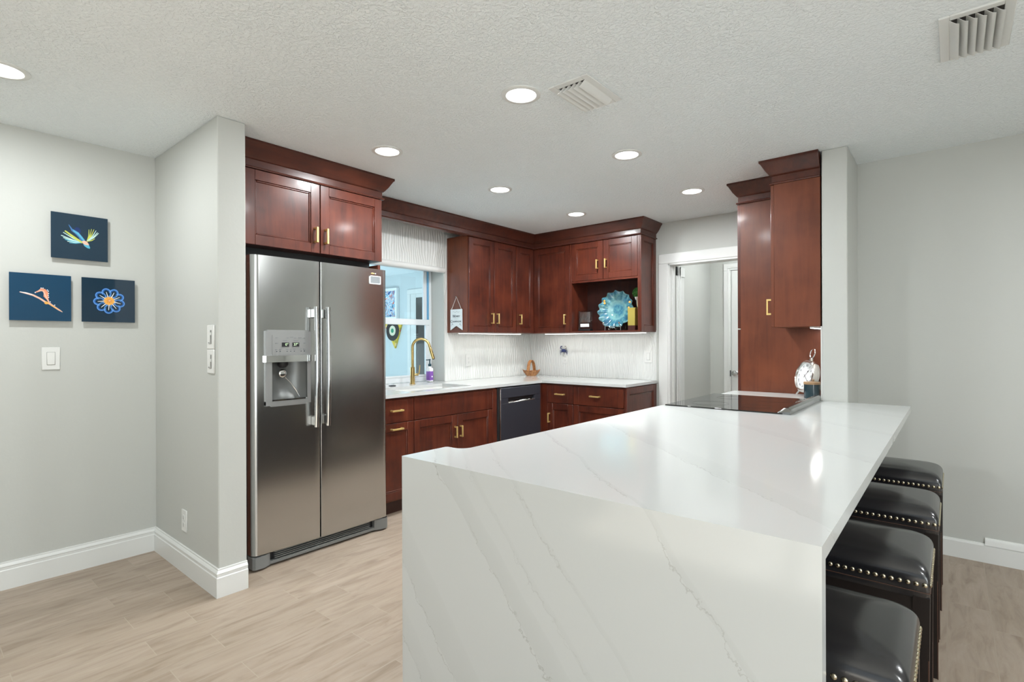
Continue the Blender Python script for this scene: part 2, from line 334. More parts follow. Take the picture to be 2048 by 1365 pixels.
# ------------------------------------------------------------------ mesh helpers
class G:
    """collects shapes in one mesh"""
    def __init__(s): s.bm = bmesh.new(); s.mats = []; s.M = Matrix.Identity(4)
    def mi(s, m):
        if m not in s.mats: s.mats.append(m)
        return s.mats.index(m)
    def _v(s, p): return s.bm.verts.new(s.M @ Vector(p))
    def box(s, x0, x1, y0, y1, z0, z1, m, bev=0.0, seg=1):
        if x0 > x1: x0, x1 = x1, x0
        if y0 > y1: y0, y1 = y1, y0
        if z0 > z1: z0, z1 = z1, z0
        v = [s._v(p) for p in ((x0,y0,z0),(x1,y0,z0),(x1,y1,z0),(x0,y1,z0),(x0,y0,z1),(x1,y0,z1),(x1,y1,z1),(x0,y1,z1))]
        fs = [s.bm.faces.new([v[i] for i in f]) for f in ((0,3,2,1),(4,5,6,7),(0,1,5,4),(1,2,6,5),(2,3,7,6),(3,0,4,7))]
        k = s.mi(m)
        for f in fs: f.material_index = k
        if bev > 0:
            b = min(bev, 0.45 * min(x1-x0, y1-y0, z1-z0))
            es = list({e for f in fs for e in f.edges})
            r = bmesh.ops.bevel(s.bm, geom=es, offset=b, segments=seg, profile=0.5, affect='EDGES')
            for f in r['faces']: f.material_index = k
        return s
    def prism(s, poly, a0, a1, m, axis='z'):
        """extrude a 2D polygon; axis z: (x,y), axis y: (x,z), axis x: (y,z)"""
        def P(p, a): return (p[0], p[1], a) if axis == 'z' else ((p[0], a, p[1]) if axis == 'y' else (a, p[0], p[1]))
        A = [s._v(P(p, a0)) for p in poly]; B = [s._v(P(p, a1)) for p in poly]; k = s.mi(m); n = len(poly)
        fs = [s.bm.faces.new(A), s.bm.faces.new(B)] + [s.bm.faces.new((A[i], A[(i+1) % n], B[(i+1) % n], B[i])) for i in range(n)]
        for f in fs: f.material_index = k
        bmesh.ops.recalc_face_normals(s.bm, faces=fs); return s
    def ring_loft(s, rings, m, cap=True, close=True):
        k = s.mi(m); R = [[s._v(p) for p in r] for r in rings]; fs = []
        n = len(R[0])
        for a, b in zip(R, R[1:]):
            for i in range(n if close else n - 1):
                fs.append(s.bm.faces.new((a[i], a[(i+1) % n], b[(i+1) % n], b[i])))
        if cap and close: fs += [s.bm.faces.new(R[0]), s.bm.faces.new(R[-1])]
        for f in fs: f.material_index = k
        bmesh.ops.recalc_face_normals(s.bm, faces=fs); return s
    def lathe(s, prof, c, m, seg=24, axis='z', cap=True):
        rings = []
        for r, h in prof:
            ring = []
            for i in range(seg):
                a = 2*PI*i/seg; x, y = r*math.cos(a), r*math.sin(a)
                p = (x, y, h) if axis == 'z' else ((x, h, y) if axis == 'y' else (h, x, y))
                ring.append((c[0]+p[0], c[1]+p[1], c[2]+p[2]))
            rings.append(ring)
        return s.ring_loft(rings, m, cap)
    def tube(s, pts, r, m, seg=12, closed=False):
        P = [Vector(p) for p in pts]; rr = r if isinstance(r, (list, tuple)) else [r]*len(P); rings = []
        n = len(P); prev = None
        for i, p in enumerate(P):
            if closed: d = P[(i+1) % n] - P[i-1]
            else: d = P[min(i+1, n-1)] - P[max(i-1, 0)]
            d.normalize()
            if prev is None:
                a = Vector((0, 0, 1)) if abs(d.z) < 0.9 else Vector((1, 0, 0)); u = d.cross(a).normalized()
            else: u = (prev - d*prev.dot(d)).normalized()
            prev = u; w = d.cross(u)
            rings.append([p + (u*math.cos(2*PI*k/seg) + w*math.sin(2*PI*k/seg))*rr[i] for k in range(seg)])
        if closed: rings.append(rings[0]); return s.ring_loft(rings, m, cap=False)
        return s.ring_loft(rings, m)
    def ball(s, c, r, m, seg=16, rings=10, sc=(1, 1, 1)):
        prof = [(max(1e-4, math.sin(PI*i/rings)), -math.cos(PI*i/rings)) for i in range(rings+1)]
        R = [[(c[0]+r*sc[0]*q*math.cos(2*PI*k/seg), c[1]+r*sc[1]*q*math.sin(2*PI*k/seg), c[2]+r*sc[2]*h) for k in range(seg)] for q, h in prof]
        return s.ring_loft(R, m)
    def flat(s, pts, m):
        f = s.bm.faces.new([s._v(p) for p in pts]); f.material_index = s.mi(m); return s
    def sweep(s, path, prof, m, z=0):
        """sweep profile (offset outward to the right of travel, height) along a 2D path with mitred corners"""
        n = len(path); rings = []
        for i in range(n):
            p = Vector(path[i]); 
            d0 = (Vector(path[i]) - Vector(path[i-1])).normalized() if i > 0 else None
            d1 = (Vector(path[i+1]) - Vector(path[i])).normalized() if i < n-1 else None
            if d0 is None: d0 = d1
            if d1 is None: d1 = d0
            n0 = Vector((d0.y, -d0.x)); n1 = Vector((d1.y, -d1.x)); b = (n0+n1); b = b / max(1e-6, b.dot(n0))
            rings.append([(p.x + b.x*o, p.y + b.y*o, h + z) for o, h in prof])
        return s.ring_loft(rings, m)
    def text(s, body, size, place, m, depth=0.0006, align='CENTER'):
        cu = bpy.data.curves.new('t', 'FONT'); cu.body = body; cu.size = size; cu.align_x = align; cu.align_y = 'CENTER'; cu.extrude = depth; cu.resolution_u = 3
        o = bpy.data.objects.new('t', cu); COL.objects.link(o); dg = bpy.context.evaluated_depsgraph_get(); dg.update()
        me = bpy.data.meshes.new_from_object(o.evaluated_get(dg)); k = s.mi(m)
        vs = [s._v(place @ v.co) for v in me.vertices]
        for p in me.polygons:
            try: f = s.bm.faces.new([vs[i] for i in p.vertices]); f.material_index = k
            except ValueError: pass
        bpy.data.objects.remove(o); bpy.data.curves.remove(cu); bpy.data.meshes.remove(me); return s
    def obj(s, name, parent=None, smooth=True, ang=38):
        bm = s.bm
        bm.normal_update()
        if smooth:
            for f in bm.faces: f.smooth = True
            for e in bm.edges:
                e.smooth = len(e.link_faces) == 2 and e.calc_face_angle(3.0) < math.radians(ang)
        me = bpy.data.meshes.new(name); bm.to_mesh(me); bm.free()
        for m in s.mats: me.materials.append(M[m])
        o = bpy.data.objects.new(name, me); COL.objects.link(o)
        if parent: o.parent = parent
        return o
def thing(name, label, cat, loc=(0, 0, 0), rz=0, group=None, rot=None):
    o = bpy.data.objects.new(name, None); COL.objects.link(o); o.empty_display_size = 0.05
    o.location = loc; o.rotation_euler = rot if rot else (0, 0, rz)
    o['label'] = label; o['category'] = cat
    if group: o['group'] = group
    return o
def tag(o, label, cat, group=None):
    o['label'] = label; o['category'] = cat
    if group: o['group'] = group
    return o
def struct(g, name, smooth=False):
    o = g.obj(name, None, smooth); o['kind'] = 'structure'; return o
def copy_tree(o, parent=None):
    c = o.copy(); COL.objects.link(c)
    if parent: c.parent = parent
    for ch in list(o.children): copy_tree(ch, c)
    return c
def RZ(a): return Matrix.Rotation(a, 4, 'Z')
def T(*p): return Matrix.Translation(Vector(p))

# ------------------------------------------------------------------ the setting
XW = -3.744; YB = 4.785; CZ = 2.40
g = G().box(-3.95, 3.4, -3.2, 6.2, -0.12, 0, 'floor'); struct(g, 'floor')
g = G().box(-3.95, 3.4, -3.2, 6.2, CZ, CZ + 0.12, 'ceiling'); struct(g, 'ceiling')
g = G().box(XW - 0.2, XW, -3.2, 1.12, 0, CZ, 'wall'); struct(g, 'wall_left')
g = G().box(XW, -2.80, 1.059, 1.195, 0, CZ, 'wall', 0.004); struct(g, 'wall_partition')
WY0, WY1, WZ0, WZ1 = 2.46, 3.44, 0.888, 1.985
g = G()
for y0, y1, z0, z1 in ((1.12, WY0, 0, CZ), (WY1, YB + 0.12, 0, CZ), (WY0, WY1, 0, WZ0 - 0.025), (WY0, WY1, WZ1, CZ)): g.box(XW - 0.2, XW, y0, y1, z0, z1, 'wall')
struct(g, 'wall_kitchen')
DX0, DX1, DZ = -2.072, -1.22, 2.005
g = G().box(XW, DX0, YB, YB + 0.115, 0, CZ, 'wall').box(DX1, -0.467, YB, YB + 0.115, 0, CZ, 'wall').box(DX0, DX1, YB, YB + 0.115, DZ, CZ, 'wall'); struct(g, 'wall_back')
g = G().box(-0.597, -0.467, 3.59, YB, 0, CZ, 'wall', 0.004); struct(g, 'wall_pillar')
g = G().box(-0.467, 3.4, 4.02, 4.14, 0, CZ, 'wall'); struct(g, 'wall_right')
# unseen sides of the living room, with openings added for the fill lights
g = G().box(XW, -2.3, -3.12, -3.0, 0, CZ, 'wall').box(1.7, 3.2, -3.12, -3.0, 0, CZ, 'wall').box(-2.3, 1.7, -3.12, -3.0, 2.2, CZ, 'wall').box(-2.3, 1.7, -3.12, -3.0, 0, 0.1, 'wall'); struct(g, 'wall_rear')
g = G().box(3.2, 3.32, -3.12, -2.7, 0, CZ, 'wall').box(3.2, 3.32, 0.2, 4.14, 0, CZ, 'wall').box(3.2, 3.32, -2.7, 0.2, 0, 0.3, 'wall').box(3.2, 3.32, -2.7, 0.2, 2.28, CZ, 'wall'); struct(g, 'wall_east')
for nme, f in (('window_2', lambda g, a, b, z0, z1: g.box(a, b, -3.09, -3.03, z0, z1, 'vinyl')), ):
    g = G()
    for a, b in ((-2.3, -2.24), (-0.98, -0.93), (0.38, 0.43), (1.64, 1.7)): f(g, a, b, 0.1, 2.2)
    f(g, -2.3, 1.7, 0.1, 0.16); f(g, -2.3, 1.7, 2.14, 2.2); struct(g, nme)
g = G()
for a, b in ((-2.7, -2.64), (-1.28, -1.22), (0.14, 0.2)): g.box(3.23, 3.29, a, b, 0.3, 2.28, 'vinyl')
g.box(3.23, 3.29, -2.7, 0.2, 0.3, 0.36, 'vinyl').box(3.23, 3.29, -2.7, 0.2, 2.22, 2.28, 'vinyl'); struct(g, 'window_3')

BP = [(0, 0), (0.016, 0), (0.016, 0.098), (0.0125, 0.102), (0.0125, 0.116), (0.015, 0.119), (0.010, 0.128), (0.006, 0.132), (0.006, 0.139), (0, 0.141)]
g = G().sweep([(XW, -2.99), (XW, 1.059), (-2.80, 1.059), (-2.80, 1.195)], [(o, h) for o, h in BP], 'trim'); struct(g, 'baseboard_left', True)
g = G().sweep([(3.19, 4.02), (-0.467, 4.02)][::-1], [(0, 0), (0.014, 0), (0.014, 0.094), (0.008, 0.100), (0.006, 0.106), (0, 0.107)], 'trim')
g.sweep([(0.137, 4.02), (3.19, 4.02)], [(0, 0.1), (0.016, 0.1), (0.012, 0.118), (0.012, 0.128), (0.006, 0.139), (0, 0.14)], 'trim'); struct(g, 'baseboard_right', True)

# relief tile behind the counters
g = G().box(XW, XW + 0.008, WY1 + 0.004, YB - 0.001, 0.889, 2.30, 'tile').box(XW, XW + 0.008, 2.2, WY1 + 0.004, WZ1, 2.39, 'tile').box(XW, XW + 0.008, 2.2, WY0, 0.889, WZ1, 'tile'); struct(g, 'wall_tile_left')
g = G().box(XW + 0.008, -2.19, YB - 0.008, YB, 0.889, 1.37, 'tile'); struct(g, 'wall_tile_back')
g = G().box(-0.606, -0.597, 3.60, 3.95, 0.907, 1.352, 'tile'); struct(g, 'wall_tile_right')

# kitchen window: deep recess, double-hung sashes
win = bpy.data.objects.new('window_1', None); COL.objects.link(win); win['kind'] = 'structure'; win.location = (-3.93, 2.95, WZ0)
def wbox(g, y0, y1, z0, z1, m='vinyl', x0=-0.02, x1=0.012, b=0.003): g.box(x0, x1, y0 - 2.95, y1 - 2.95, z0 - WZ0, z1 - WZ0, m, b)
g = G()
wbox(g, WY1 - 0.03, WY1 - 0.001, WZ0, WZ1); wbox(g, WY0 + 0.001, WY0 + 0.03, WZ0, WZ1); wbox(g, WY0, WY1, WZ0, 0.935); wbox(g, WY0, WY1, WZ1 - 0.03, WZ1 - 0.001)
g.obj('frame', win)
g = G(); wbox(g, WY1 - 0.045, WY1 - 0.03, 1.47, 1.955, 'blue_strip', -0.018, 0.008); g.obj('jamb_strip', win)  # plain blue strip along the jamb beside the upper sash
g = G(); wbox(g, WY0 + 0.03, WY1 - 0.031, 1.43, 1.485, 'vinyl', -0.012, 0.016); wbox(g, WY1 - 0.075, WY1 - 0.031, 0.936, 1.43, 'vinyl', -0.012, 0.014); wbox(g, WY0 + 0.03, WY0 + 0.07, 0.936, 1.43, 'vinyl', -0.012, 0.014); wbox(g, WY0 + 0.03, WY1 - 0.031, 0.936, 0.955, 'vinyl', -0.012, 0.014); g.obj('lower_sash', win)
g = G(); wbox(g, WY1 - 0.085, WY1 - 0.046, 1.486, 1.955, 'vinyl', -0.03, -0.004); wbox(g, WY0 + 0.03, WY0 + 0.07, 1.486, 1.955, 'vinyl', -0.03, -0.004); g.obj('upper_sash', win)
g = G(); wbox(g, WY0 + 0.07, WY1 - 0.075, 0.955, 1.43, 'pane', -0.003, 0.001, 0); g.obj('pane', win)
g = G(); wbox(g, WY0 + 0.07, WY1 - 0.085, 1.486, 1.955, 'pane', -0.02, -0.016, 0); g.obj('pane', win)

# cased opening to the hall
def casing(g, x0, x1, top, w, y, th, m='trim', left=True, right=True):
    if left: g.box(x0 - w, x0, y - th, y, 0, top, m, 0.003)
    if right: g.box(x1, x1 + w, y - th, y, 0, top, m, 0.003)
    g.box(x0 - (w if left else 0), x1 + (w if right else 0), y - th, y, top, top + w, m, 0.003)
g = G(); casing(g, DX0, DX1, DZ, 0.092, YB, 0.018)
g.box(DX0 - 0.003, DX0 + 0.018, YB - 0.012, YB + 0.117, 0, DZ, 'trim', 0.002).box(DX0, DX1, YB - 0.012, YB + 0.117, DZ - 0.018, DZ + 0.003, 'trim', 0.002).box(DX1 - 0.018, DX1 + 0.003, YB - 0.012, YB + 0.117, 0, DZ, 'trim', 0.002)
g.box(DX0 + 0.018, DX0 + 0.030, YB + 0.04, YB + 0.08, 0, DZ - 0.018, 'trim', 0.001)
struct(g, 'trim_1', True)
g = G().box(-2.20, -2.062, YB + 0.115, 5.90, 0, CZ, 'wall'); struct(g, 'wall_hall_left')
g = G().box(-2.062, -0.9, 5.88, 6.0, 0, CZ, 'wall'); struct(g, 'wall_hall_end')
g = G().box(-0.9, -0.78, YB + 0.115, 6.0, 0, CZ, 'wall'); struct(g, 'wall_hall_right')
# door casing on the hall's left wall
g = G()
g.box(-2.062, -2.042, 4.935, 5.03, 0, 2.0, 'trim', 0.004).box(-2.042, -2.034, 4.945, 4.965, 0, 1.99, 'trim', 0.003).box(-2.042, -2.037, 5.0, 5.02, 0, 1.985, 'trim', 0.003)
g.box(-2.062, -2.042, 4.935, 5.12, 1.90, 1.995, 'trim', 0.004).box(-2.062, -2.052, 5.03, 5.12, 0, 1.9, 'door_white'); struct(g, 'trim_2', True)
# closet door at the hall's end
g = G(); casing(g, -1.835, -1.05, 2.03, 0.075, 5.88, 0.02)
g.box(-1.87, -1.852, 5.852, 5.862, 0, 2.05, 'trim', 0.003).box(-1.87, -1.03, 5.852, 5.862, 2.05, 2.07, 'trim', 0.003); struct(g, 'trim_3', True)
d2 = bpy.data.objects.new('door_1', None); COL.objects.link(d2); d2['kind'] = 'structure'; d2.location = (-1.83, 5.872, 0)
g = G().box(0, 0.77, -0.004, 0.006, 0.01, 2.025, 'door_white', 0.002); g.obj('door_slab', d2)
g = G().lathe([(0.026, 0), (0.026, -0.006), (0.010, -0.010), (0.010, -0.035), (0.024, -0.042), (0.029, -0.055), (0.024, -0.068), (0.002, -0.072)], (0.045, -0.004, 0.92), 'nickel', 20, 'y'); g.obj('door_knob', d2)
g = G().box(-0.012, -0.002, -0.026, -0.018, 0.885, 0.95, 'dark_grey', 0.001); g.obj('strike_plate', d2)

# sunroom beyond the window
g = G().box(-9.2, -3.95, 1.0, 5.5, -0.12, 0, 'sun_tile'); struct(g, 'floor_sunroom')
g = G().box(-9.2, -3.95, 0.9, 5.5, 2.36, 2.48, 'ceiling'); struct(g, 'ceiling_sunroom')
g = G().box(-9.2, -3.95, 5.3, 5.42, 0, 2.36, 'sun_wall'); struct(g, 'wall_sunroom_back')
g = G().box(-9.2, -9.08, 1.0, 1.7, 0, 2.36, 'sun_wall').box(-9.2, -9.08, 4.5, 5.3, 0, 2.36, 'sun_wall').box(-9.2, -9.08, 1.7, 4.5, 0, 0.2, 'sun_wall').box(-9.2, -9.08, 1.7, 4.5, 2.1, 2.36, 'sun_wall'); struct(g, 'wall_sunroom_left')
g = G().box(-9.08, -8.7, 0.95, 1.07, 0, 2.36, 'sun_wall').box(-4.5, -3.95, 0.95, 1.07, 0, 2.36, 'sun_wall').box(-8.7, -4.5, 0.95, 1.07, 0, 0.3, 'sun_wall').box(-8.7, -4.5, 0.95, 1.07, 2.3, 2.36, 'sun_wall'); struct(g, 'wall_sunroom_front')
g = G(); casing(g, -6.52, -5.55, 2.02, 0.075, 5.3, 0.02); struct(g, 'trim_4', True)
d3 = bpy.data.objects.new('door_2', None); COL.objects.link(d3); d3['kind'] = 'structure'; d3.location = (-6.52, 5.298, 0)
g = G()
for a, b, z0, z1 in ((0, 0.13, 0, 2.02), (0.84, 0.97, 0, 2.02), (0.13, 0.84, 0, 0.62), (0.13, 0.84, 1.96, 2.02)): g.box(a, b, -0.012, 0, z0, z1, 'door_white', 0.003)
g.obj('door_slab', d3)
g = G().box(0.13, 0.84, -0.005, -0.001, 0.62, 1.96, 'dark_pane'); g.obj('pane', d3)

# ------------------------------------------------------------------ cabinetry
def door_mesh(g, u0, u1, z0, z1, m='wood', y=0.0, th=0.02, st=0.058, mh='wood_h'):
    """five-piece door, front face at y - th"""
    f = y - th; b = 0.0016
    g.box(u0, u0 + st, f, y, z0, z1, m, b).box(u1 - st, u1, f, y, z0, z1, m, b)
    g.box(u0 + st, u1 - st, f, y, z0, z0 + st, m, b).box(u0 + st, u1 - st, f, y, z1 - st, z1, m, b)
    i0, i1, j0, j1 = u0 + st, u1 - st, z0 + st, z1 - st; w = 0.010
    g.box(i0, i0 + w, f + 0.005, y, j0, j1, m, 0.003).box(i1 - w, i1, f + 0.005, y, j0, j1, m, 0.003)
    g.box(i0 + w, i1 - w, f + 0.005, y, j0, j0 + w, m, 0.003).box(i0 + w, i1 - w, f + 0.005, y, j1 - w, j1, m, 0.003)
    g.box(i0 + w, i1 - w, f + 0.011, y, j0 + w, j1 - w, m)
    return g
def slab_mesh(g, u0, u1, z0, z1, m='wood', th=0.02, st=0.058, cuts=None):
    b = 0.0014; xs = [u0] + (cuts if cuts else [u0 + st, u1 - st]) + [u1]
    for a, c in zip(xs, xs[1:]): g.box(a, c, -th, 0, z0, z1, m, b)
    return g
def pull(g, c, length, vertical=True, y=-0.02):
    u, z = c; h = length / 2; w = 0.0062
    if vertical:
        g.box(u - w, u + w, y - 0.034, y - 0.024, z - h, z + h, 'gold', 0.0012)
        for s in (-1, 1): g.box(u - w, u + w, y - 0.026, y, z + s*(h - 0.006) - 0.006, z + s*(h - 0.006) + 0.006, 'gold', 0.001)
    else:
        g.box(u - h, u + h, y - 0.034, y - 0.024, z - w, z + w, 'gold', 0.0012)
        for s in (-1, 1): g.box(u + s*(h - 0.006) - 0.006, u + s*(h - 0.006) + 0.006, y - 0.026, y, z - w, z + w, 'gold', 0.001)
    return g
def add_door(root, u0, u1, z0, z1, hu=None, hz=None, vert=True, ln=0.102, M_=None, name='door', slab=False, cuts=None, y=0.0, m='wood'):
    g = G(); g.M = M_ or Matrix.Identity(4)
    if slab: slab_mesh(g, u0, u1, z0, z1, m, cuts=cuts)
    else: door_mesh(g, u0, u1, z0, z1, m)
    d = g.obj(name, root)
    if hu is not None:
        h = G(); h.M = M_ or Matrix.Identity(4); pull(h, (hu, hz), ln, vert); h.obj('handle', d)
    return d
CROWN = [(0, 2.252), (0.017, 2.252), (0.019, 2.257), (0.017, 2.262), (0.007, 2.266), (0.007, 2.304), (0.013, 2.306), (0.020, 2.314), (0.038, 2.338), (0.060, 2.378), (0.068, 2.386), (0.068, 2.399), (0, 2.399)]

# cabinet over the refrigerator with its tall side panels and crown
FX = -3.04
c = thing('fridge_cabinet', 'two-door cherry cabinet above the stainless refrigerator, with crown moulding', 'cabinet', (FX, 1.197, 0), PI/2)
g = G().box(0.085, 1.005, 0, 0.70, 1.822, 2.27, 'wood_in', 0.001).box(0.085, 0.985, 0.10, 0.12, 1.762, 1.822, 'black_plastic'); g.obj('body', c)  # black strip paints the shade in the gap above the refrigerator
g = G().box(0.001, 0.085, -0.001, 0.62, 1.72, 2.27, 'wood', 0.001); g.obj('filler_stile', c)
g = G().box(0.003, 0.078, 0.0, 0.70, 0, 1.72, 'wood_side', 0.001); g.obj('side_panel', c)
g = G().box(0.985, 1.005, 0.0, 0.02, 1.762, 1.80, 'wood', 0.001).box(0.985, 1.005, 0.02, 0.70, 0.9, 1.80, 'wood_side', 0.001); g.obj('side_panel', c)
add_door(c, 0.086, 0.540, 1.822, 2.248, 0.508, 1.93, True, 0.095)
add_door(c, 0.546, 1.004, 1.822, 2.248, 0.578, 1.93, True, 0.095)
g = G(); g.M = Matrix.Translation((-0, 0, 0)); inv = (T(FX, 1.197, 0) @ RZ(PI/2)).inverted(); g.M = inv
g.sweep([(FX + 0.006, 1.197), (FX + 0.006, 2.204), (-3.70, 2.204)], CROWN, 'wood_h'); g.obj('crown_moulding', c)

# crown running over the window and along both banks of wall cabinets
UZ = 1.356; UX = -3.46; UY = 4.483
mold = thing('crown_moulding', 'long cherry crown moulding running over the window and around the corner wall cabinets', 'moulding', (UX, 2.3, 2.252))
g = G(); g.M = T(UX, 2.3, 2.252).inverted()
g.sweep([(UX + 0.022, 2.276), (UX + 0.022, 4.461), (-2.199, 4.461), (-2.199, YB - 0.001)], CROWN, 'wood_h'); g.obj('moulding', mold)
g = G(); g.M = T(UX, 2.3, 2.252).inverted()
g.box(UX - 0.03, UX + 0.02, 2.206, 3.477, 2.256, 2.30, 'wood_h'); g.obj('backer_board', mold)

# wall cabinet right of the window
c = thing('wall_cabinet', 'cherry two-door wall cabinet right of the window, with a sign on its side', 'cabinet', (UX, 3.478, UZ), PI/2)
g = G().box(0.0, 0.690, 0, 0.282, 0, 0.91, 'wood_side', 0.001); g.obj('body', c)
add_door(c, 0.004, 0.352, 0.002, 0.892, 0.310, 0.138)
add_door(c, 0.356, 0.688, 0.002, 0.892, 0.388, 0.138)
# corner wall cabinet
c = thing('corner_wall_cabinet', 'cherry wall cabinet filling the corner, with a door on each face', 'cabinet', (UX, UY, UZ), 0)
g = G().prism([(-0.283, -0.313), (0, -0.313), (0, 0.0), (0.482, 0.0), (0.482, 0.300), (-0.283, 0.300)], 0, 0.91, 'wood_side'); g.obj('body', c)
Mx = RZ(PI/2)
add_door(c, -0.311, -0.022, 0.002, 0.892, -0.262, 0.142, M_=Mx)
add_door(c, 0.022, 0.480, 0.002, 0.892, 0.428, 0.138)
# open display cabinet
c = thing('display_cabinet', 'cherry wall cabinet with two small doors above an open display cubby', 'cabinet', (-2.977, UY, UZ), 0)
g = G()
g.box(0, 0.020, -0.02, 0.30, 0, 0.91, 'wood', 0.001).box(0.752, 0.772, 0, 0.30, 0, 0.91, 'wood_side', 0.001)
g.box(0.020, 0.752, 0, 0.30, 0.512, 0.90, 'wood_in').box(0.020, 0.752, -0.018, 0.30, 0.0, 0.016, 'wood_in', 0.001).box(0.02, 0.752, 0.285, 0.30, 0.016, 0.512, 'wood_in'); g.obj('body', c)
g = G().box(0.020, 0.752, -0.018, 0, 0.498, 0.516, 'wood', 0.001).box(0.748, 0.772, -0.02, 0, 0, 0.91, 'wood', 0.001).box(0.018, 0.752, -0.019, -0.012, 0, 0.014, 'wood', 0.001); g.obj('face_frame', c)
add_door(c, 0.022, 0.383, 0.518, 0.894, 0.326, 0.664, ln=0.09)
add_door(c, 0.387, 0.746, 0.518, 0.894, 0.420, 0.664, ln=0.09)
g = G(); g.M = T(0.772, -0.02, 0) @ RZ(PI/2); door_mesh(g, 0, 0.318, 0.0, 0.905, 'wood', th=0.012); g.obj('end_panel', c)

# base cabinets along the window wall
BX = -3.125
def base_body(w, d=0.60, h=0.855):
    return G().box(0, w, 0, d, 0.105, h, 'wood_side', 0.001)
def toe(root, w, d=0.60):
    G().box(0, w, 0.06, d, 0.0, 0.105, 'toe').obj('toe_kick', root)
c = thing('base_cabinet', 'cherry base cabinet beside the refrigerator, drawer and pull-out door with level brass pulls', 'cabinet', (BX, 2.215, 0), PI/2)
base_body(0.333).obj('body', c); toe(c, 0.333)
add_door(c, 0.003, 0.331, 0.680, 0.846, 0.165, 0.768, False, slab=True, name='drawer')
add_door(c, 0.003, 0.331, 0.120, 0.674, 0.165, 0.634, False)
c = thing('sink_cabinet', 'cherry sink base cabinet under the window, two doors below a plain front panel', 'cabinet', (BX, 2.548, 0), PI/2)
g = G().box(0, 0.938, 0, 0.02, 0.105, 0.855, 'wood_side').box(0, 0.018, 0.02, 0.6, 0.105, 0.855, 'wood_side').box(0.92, 0.938, 0.02, 0.6, 0.105, 0.855, 'wood_side').box(0.018, 0.92, 0.02, 0.6, 0.105, 0.123, 'wood_side').box(0.884, 0.938, -0.018, 0, 0.105, 0.852, 'wood', 0.001)
g.obj('body', c); toe(c, 0.938)
add_door(c, 0.004, 0.880, 0.680, 0.846, slab=True, name='false_front', cuts=[0.39, 0.515, 0.82])
add_door(c, 0.004, 0.450, 0.120, 0.674, 0.420, 0.535, ln=0.092)
add_door(c, 0.454, 0.880, 0.120, 0.674, 0.482, 0.535, ln=0.092)
# base cabinets along the back wall
BY = 4.17
c = thing('base_cabinet', 'cherry base cabinet next to the dishwasher corner, brass pull upright on its door', 'cabinet', (-3.105, BY, 0), 0)
g = G().box(0, 0.368, 0, 0.58, 0.105, 0.855, 'wood_side', 0.001).box(0, 0.070, -0.019, 0, 0.105, 0.855, 'wood', 0.001).box(-0.022, 0, -0.05, 0.0, 0.105, 0.855, 'wood', 0.001); g.obj('body', c); toe(c, 0.368)
add_door(c, 0.073, 0.366, 0.676, 0.846, 0.225, 0.762, False, slab=True, name='drawer')
add_door(c, 0.073, 0.366, 0.120, 0.670, 0.096, 0.528, ln=0.092)
c = thing('base_cabinet', 'cherry base cabinet at the free end of the back counter, with a panelled end', 'cabinet', (-2.737, BY, 0), 0)
g = G().box(0, 0.530, 0, 0.58, 0.105, 0.855, 'wood_side', 0.001).box(0.531, 0.545, -0.02, 0.58, 0.0, 0.855, 'wood', 0.001); g.obj('body', c); toe(c, 0.530)
add_door(c, 0.003, 0.527, 0.676, 0.846, 0.243, 0.764, False, slab=True, name='drawer')
add_door(c, 0.003, 0.527, 0.120, 0.670)
g = G(); g.M = T(0.545, -0.02, 0) @ RZ(PI/2); door_mesh(g, 0, 0.60, 0.0, 0.855, 'wood', th=0.012); g.obj('end_panel', c)

# peninsula cabinets, facing the kitchen aisle
for i, (y1, y0, lab) in enumerate(((1.95, 1.085, 'dark-stained base cabinet under the near end of the white peninsula counter'), (2.795, 1.955, 'dark-stained base cabinet under the peninsula counter beside the range'))):
    c = thing('peninsula_cabinet', lab, 'cabinet', (-1.205, y1, 0), -PI/2, 'peninsula base cabinets')
    w = y1 - y0
    g = G().box(0, w, 0, 0.60, 0.105, 0.868, 'espresso', 0.001); g.obj('body', c); toe(c, w)
    for a, b in ((0.003, w/2 - 0.002), (w/2 + 0.002, w - 0.003)):
        add_door(c, a, b, 0.690, 0.86, (a + b)/2, 0.775, False, slab=True, name='drawer', m='espresso')
        add_door(c, a, b, 0.120, 0.684, (b - 0.03 if a < 0.1 else a + 0.03), 0.60, m='espresso')
c = thing('peninsula_cabinet', 'narrow dark-stained base cabinet under the counter between the range and the pantry', 'cabinet', (-1.205, 3.955, 0), -PI/2, 'peninsula base cabinets')
g = G().box(0, 0.365, 0, 0.595, 0.105, 0.868, 'espresso', 0.001); g.obj('body', c); toe(c, 0.365, 0.595)
add_door(c, 0.003, 0.362, 0.690, 0.86, 0.182, 0.775, False, slab=True, name='drawer', m='espresso'); add_door(c, 0.003, 0.362, 0.120, 0.684, 0.33, 0.60, m='espresso')

# tall pantry
PY = 3.962
c = thing('pantry_cabinet', 'tall cherry pantry cabinet with a plain side rising behind the range', 'cabinet', (-1.172, YB - 0.002, 0), -PI/2)
pw = YB - 0.002 - PY
g = G().box(0, pw, 0, 0.574, 0.0, 2.27, 'wood_side', 0.001); g.obj('body', c)
for a, b in ((0.003, pw/2 - 0.002), (pw/2 + 0.002, pw - 0.002)):
    add_door(c, a, b, 1.356, 2.248, (b - 0.03 if a < 0.1 else a + 0.03), 1.48)
    add_door(c, a, b, 0.11, 1.348, (b - 0.03 if a < 0.1 else a + 0.03), 1.2)
g = G(); g.M = (T(-1.172, YB - 0.002, 0) @ RZ(-PI/2)).inverted()
g.sweep([(-1.178, YB - 0.003), (-1.178, PY + 0.003), (-0.95, PY + 0.003)], CROWN, 'wood_h'); g.obj('crown_moulding', c)
